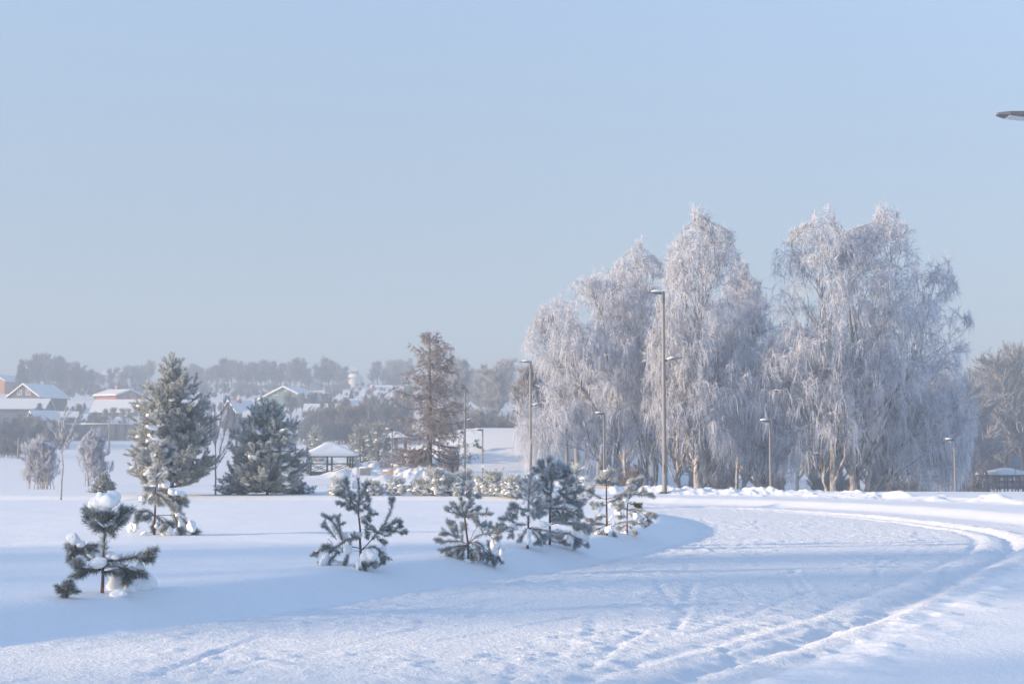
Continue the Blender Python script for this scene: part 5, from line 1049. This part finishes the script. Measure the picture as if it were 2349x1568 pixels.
# long board fence at the far side of the field
fx0, fx1, Yf = atD(152, 1012, 262).x, atD(330, 1012, 262).x, 262
fr = empty('board_fence', ((fx0 + fx1) / 2, Yf, Hs((fx0 + fx1) / 2, Yf)), 'long dark blue-grey board fence at the far edge of the left field', 'fence')
L_ = fx1 - fx0; hf = 2.9; g = G(); nb = 60
for i in range(nb): g.box((-L_ / 2 + (i + .5) * L_ / nb, .02 * (i % 2), hf / 2 - .2), (L_ / nb - .01, .05, hf + .4))
g.build('board_panel', M_wgrey, fr, smooth=False)
for i in range(9): g = G(); g.box((-L_ / 2 + i * L_ / 8, -.1, hf / 2), (.16, .14, hf + .3)); g.build('post', M_wood, fr, smooth=False)
g = G(); g.box((0, 0, hf + .24), (L_, .3, .16)); g.build('snow_cap', M_snow, fr)

# ------------------------------------------------------------------ distant trees: a few kinds, copied tree by tree
def proto(h, spread, seed, n, style, wid, m, rime=0.):
    g, tw = bare_tree_mesh('p', h, spread, seed, n, style, wid)
    for v, a, f in zip(tw.V, tw.A, tw.F4): pass
    off = g.n
    for v, a in zip(tw.V, tw.A): g.V.append(v); g.A.append(a)
    for f in tw.F4: g.F4.append(f + off)
    g.A = [rime + (1 - rime) * a for a in g.A]
    return g.mesh('bare_tree', [m])
VASE = [proto(10, s, 100 + i, 2600, 'vase', 3.4, M_twig_far) for i, s in enumerate((.34, .42, .30, .48))]
FORK = [proto(10, .30, 110, 2200, 'fork', 3.2, M_twig_far), proto(10, .38, 111, 2200, 'fork', 3.2, M_twig_grey)]
SHRB = [proto(10, .62, 120, 3200, 'shrub', 4.2, M_twig_brown), proto(10, .75, 121, 3200, 'shrub', 4.2, M_twig_far)]
SHRBF = [proto(10, .6, 122, 3200, 'shrub', 4.2, M_twig_grey)]
tg_, ng_, sg_ = pine_mesh(10, 2.3, 131, 22, 9, .34, .07, 60, .5, shoot=.7, asc=R(-6), sub=6, profile=[(0, 1), (.3, .72), (.6, .42), (.85, .18), (1, .03)], low=.04)
off = tg_.n
for v, a in zip(ng_.V, ng_.A): tg_.V.append(v); tg_.A.append(a)
for f in ng_.F4: tg_.F4.append(f + off)
FROST = [proto(10, .40, 150 + i, 2600, st, 3.0, M_twig_grey, .7) for i, st in enumerate(('vase', 'fork', 'vase'))]
SPRU = [tg_.mesh('spruce', [M_needle_far])]
rt_ = np.random.default_rng(200)
THIN = [proto(10, .20, 140 + i, 330, 'vase', 2.0, M_twig_grey) for i in range(2)]
for i, (x, y, h) in enumerate(((-53, -3.2, 14), (-50, 3.2, 14), (-57, 4.0, 15.5), (-49, 7.0, 13.5), (-56, 7.8, 16), (-50, 10.6, 14))):
    o = link('bare_tree', THIN[i % 2]); o.location = (x, y, Hs(x, y)); o.scale = (h / 10, h / 10, h / 10); o.rotation_euler = (0, 0, i * 1.3)
    tag(o, 'tall bare tree in the row beyond the left edge that shades the track', 'tree', 'trees beyond the left edge')
def far(meshes, px, top, Y, label, group, name='bare_tree', cat='tree', ws=1.0):
    p = atD(px, HOR, Y); z = Hs(p.x, Y); h = atD(px, top, Y).z - z
    if h < .8: h = .8
    o = link(name, meshes[int(rt_.integers(0, len(meshes)))]); o.location = (p.x, Y, z - .1); s_ = h / 10.0
    o.scale = (s_ * ws * rt_.uniform(.9, 1.15), s_ * ws * rt_.uniform(.9, 1.15), s_); o.rotation_euler = (0, 0, rt_.uniform(0, 6.28))
    tag(o, label, cat, group); return o
def wood(x0, x1, n, tops, Y0, Y1, meshes, label, group, ws=1.0, jit=6, **k):
    for i in range(n):
        px = x0 + (x1 - x0) * (i + .5) / n + rt_.uniform(-3, 3); t = np.interp(px, [a for a, _ in tops], [b_ for _, b_ in tops]) + abs(rt_.normal(0, jit))
        far(meshes, px, t, rt_.uniform(Y0, Y1), label, group, ws=ws, **k)
ALL = VASE + FORK
wood(55, 205, 16, [(55, 832), (75, 815), (120, 812), (150, 832), (175, 828), (205, 850)], 395, 440, VASE, 'grey frosted tree in the dense ridge wood above the brown gabled house', 'ridge wood above the brown gabled house', 1.25)
wood(203, 345, 13, [(203, 852), (250, 842), (300, 832), (345, 826)], 430, 480, ALL, 'grey frosted tree in the ridge wood between the brown house and the tallest pine', 'ridge wood left of the tallest pine', 1.2)
wood(405, 560, 13, [(405, 842), (440, 834), (475, 842), (510, 824), (545, 822), (560, 832)], 420, 470, ALL, 'bare tree in the ridge wood right of the tallest bushy pine', 'ridge wood right of the tallest pine', 1.1)
wood(562, 712, 16, [(562, 826), (600, 826), (650, 830), (680, 818), (700, 828), (712, 850)], 415, 450, VASE, 'upright bare tree in the straight-trunked wood above the green gabled house', 'ridge wood above the green house', 1.15, 4)
wood(722, 792, 8, [(722, 838), (745, 822), (770, 824), (792, 846)], 415, 445, VASE, 'dark rounded bare tree left of the dome-roofed building', 'trees left of the dome-roofed building', 1.2, 4)
wood(846, 940, 8, [(846, 838), (862, 828), (890, 822), (940, 818)], 420, 480, ALL, 'bluish bare tree between the dome-roofed building and the larch', 'trees left of the larch', 1.2, 5)
wood(1025, 1170, 14, [(1025, 830), (1055, 826), (1075, 850), (1100, 838), (1130, 838), (1170, 820)], 250, 420, FROST, 'pale frosted tree behind the mound, between the larch and the birches', 'trees behind the mound', 1.35)
wood(0, 60, 5, [(0, 850), (40, 880), (60, 890)], 410, 450, VASE, 'bare tree round the orange house at the far left', 'trees at the orange house', 1.1)
far(SPRU, 45, 826, 384, 'tall dark spruce left of the brown gabled house', 'spruces in the village', 'spruce_tree', 'spruce')
far(SPRU, 805, 893, 345, 'dark spruce below the dome-roofed building', 'spruces in the village', 'spruce_tree', 'spruce', 1.2)
far(SPRU, 838, 905, 322, 'frosted green spruce below the white house with the red chimney', 'spruces in the village', 'spruce_tree', 'spruce', 1.5)
far(SPRU, 903, 838, 452, 'bluish conifer on the ridge left of the larch', 'spruces in the village', 'spruce_tree', 'spruce', 1.5)
far(SPRU, 88, 925, 290, 'small dark spruce below the brown gabled house', 'spruces in the village', 'spruce_tree', 'spruce', 1.3)
far(SPRU, 527, 932, 285, 'small snowy spruce left of the steep bluish roof between the pines', 'spruces in the village', 'spruce_tree', 'spruce', 1.4)
wood(125, 232, 9, [(125, 905), (160, 880), (200, 868), (232, 880)], 345, 400, ALL, 'bare garden tree between the brown house and the red house', 'garden trees left of the red house', 1.2, 12)
wood(125, 232, 7, [(125, 945), (180, 920), (232, 935)], 280, 320, ALL + SHRB, 'low bare tree below and left of the red house', 'low trees left of the red house', 1.2, 8)
wood(232, 330, 6, [(232, 888), (290, 870), (330, 880)], 370, 410, ALL, 'bare garden tree behind the red house', 'garden trees behind the red house', 1.15, 8)
wood(400, 620, 15, [(400, 890), (480, 868), (560, 880), (620, 886)], 350, 400, ALL, 'bare garden tree on the slope between the two bushy pines', 'garden trees between the bushy pines', 1.2, 12)
wood(460, 600, 8, [(460, 930), (530, 905), (600, 925)], 300, 330, ALL, 'lower bare tree round the steep bluish roof between the pines', 'low trees between the bushy pines', 1.2, 8)
wood(650, 800, 12, [(650, 905), (680, 890), (730, 900), (800, 905)], 292, 322, FORK + VASE, 'pinkish frosted tree in front of the green gabled house', 'frosted trees before the green house', 1.3, 10)
wood(760, 905, 10, [(760, 890), (800, 880), (850, 905), (905, 915)], 330, 400, ALL, 'bare garden tree below the dome-roofed building', 'garden trees below the dome-roofed building', 1.2, 10)
wood(900, 1060, 10, [(900, 890), (960, 870), (1000, 880), (1060, 885)], 270, 360, ALL, 'bare tree seen through the larch', 'trees behind the larch', 1.3, 12)
wood(1030, 1180, 10, [(1030, 900), (1080, 920), (1130, 935), (1180, 965)], 205, 250, FROST, 'grey bare tree close behind the snow mound', 'trees close behind the mound', 1.4, 12)
wood(20, 132, 6, [(20, 950), (132, 955)], 252, 258, FROST, 'pale frosted low tree in front of the long white roof at the left', 'frosted trees before the left houses', 1.3, 8)
wood(232, 322, 5, [(232, 930), (322, 925)], 290, 300, FROST, 'pale frosted tree in front of the big white snow roof', 'frosted trees before the big white roof', 1.3, 8)
wood(690, 930, 16, [(690, 960), (730, 915), (780, 895), (850, 890), (900, 892), (930, 900)], 246, 262, SHRB, 'brownish willow bush in the thicket behind the near gazebo', 'willow thicket behind the near gazebo', .8, 10, name='willow_shrub', cat='shrub')
wood(640, 930, 13, [(640, 985), (720, 950), (930, 945)], 236, 246, SHRB, 'low willow bush along the front of the thicket behind the near gazebo', 'front of the willow thicket', .9, 8, name='willow_shrub', cat='shrub')
wood(-10, 150, 10, [(-10, 945), (60, 940), (110, 965), (150, 975)], 205, 245, SHRB[1:], 'dark bare bush in the thicket at the far left field edge', 'dark thicket at the far left', 1.0, 8, name='bare_shrub', cat='shrub')
wood(-15, 45, 4, [(-15, 1000), (20, 990), (45, 1015)], 165, 185, SHRB[1:], 'dark low bush at the left edge of the photo beside the thin pole', 'dark low bushes at the left edge', .9, 6, name='bare_shrub', cat='shrub')
wood(150, 330, 9, [(150, 960), (210, 945), (260, 955), (330, 950)], 266, 280, SHRB, 'brown bush behind the long board fence', 'bushes behind the board fence', .9, 8, name='bare_shrub', cat='shrub')
wood(400, 700, 12, [(400, 965), (500, 950), (600, 965), (700, 960)], 262, 280, SHRB, 'greyish bush at the field edge behind the bushy pines', 'bushes behind the bushy pines', .9, 8, name='bare_shrub', cat='shrub')
wood(1195, 1480, 12, [(1140, 850), (1195, 850), (1300, 790), (1480, 800)], 125, 170, FROST, 'grey bare tree in the shade behind the leftmost birch', 'trees behind the left birches', 1.35, 20)
wood(1480, 1780, 10, [(1480, 820), (1780, 850)], 140, 190, FROST, 'grey bare tree showing behind the tallest birch', 'trees behind the tallest birch', 1.35, 20)
wood(1780, 2240, 14, [(1780, 860), (2240, 850)], 150, 220, FROST, 'grey bare tree showing behind the right-hand birches', 'trees behind the right-hand birches', 1.35, 20)
wood(2225, 2360, 9, [(2225, 870), (2250, 848), (2300, 850), (2330, 835), (2360, 800)], 235, 262, VASE, 'tall dark-trunked bare tree behind the riverside gazebo', 'bare trees behind the riverside gazebo', 1.15, 6)
far(FORK, 2352, 792, 225, 'big spreading bare tree at the right edge above the riverside gazebo', 'bare trees behind the riverside gazebo', ws=1.5)
wood(2230, 2420, 10, [(2230, 960), (2420, 950)], 270, 330, SHRBF, 'pale frosted bush on the far river bank', 'bushes on the far river bank', .9, 10, name='bare_shrub', cat='shrub')

def undergrowth():
    sh = []
    for k, m_ in enumerate((SHRB[0], SHRB[1])):
        v = np.zeros(len(m_.vertices) * 3, np.float32); m_.vertices.foreach_get('co', v); fr = np.zeros(len(m_.vertices), np.float32); m_.attributes['frost'].data.foreach_get('value', fr)
        q = np.zeros(len(m_.loops), np.int32); m_.loops.foreach_get('vertex_index', q); sh.append((v.reshape(-1, 3), q.reshape(-1, 4), fr))
    g = G()
    for x0, x1, n, top0, top1, Y0, Y1 in ((60, 1000, 110, 868, 888, 405, 470), (120, 960, 80, 880, 905, 345, 400), (1000, 1180, 12, 915, 960, 180, 260), (1180, 2240, 12, 1040, 1070, 125, 150), (2200, 2420, 10, 1030, 1050, 240, 262)):
        for i in range(n):
            px = x0 + (x1 - x0) * (i + rt_.uniform(0, 1)) / n; Y = rt_.uniform(Y0, Y1); p = atD(px, HOR, Y); z = Hs(p.x, Y); h = max(1.2, atD(px, rt_.uniform(top0, top1), Y).z - z); h = min(h, 6.5)
            v, f, fr = sh[int(rt_.integers(0, 2))]; a = rt_.uniform(0, 6.28); c, s_ = math.cos(a), math.sin(a); k = h / 10
            V = np.stack([(v[:, 0] * c - v[:, 1] * s_) * k * .9 + p.x, (v[:, 0] * s_ + v[:, 1] * c) * k * .9 + Y, v[:, 2] * k + z - .1], 1); g.add(V, f, None, fr)
    o = g.build('undergrowth', M_twig_far, None, attr='frost'); tag(o, 'grey leafless undergrowth filling the slopes between houses and trees', 'undergrowth', None, 'stuff')
undergrowth()

# ------------------------------------------------------------------ frosty air
me = bpy.data.meshes.new('haze'); bm = bmesh.new(); bmesh.ops.create_cube(bm, size=1); bm.to_mesh(me); bm.free()
hz = link('haze', me); hz['kind'] = 'stuff'; hz.location = (0, 455, 22); hz.scale = (1560, 1140, 60)
mh = bpy.data.materials.new('frosty air'); mh.use_nodes = True; t = mh.node_tree; t.nodes.clear()
v = t.nodes.new('ShaderNodeVolumePrincipled'); v.inputs['Density'].default_value = HAZE; v.inputs['Color'].default_value = (.60, .76, 1.0, 1); v.inputs['Anisotropy'].default_value = 0.0
oo = t.nodes.new('ShaderNodeOutputMaterial'); t.links.new(v.outputs[0], oo.inputs['Volume']); me.materials.append(mh)
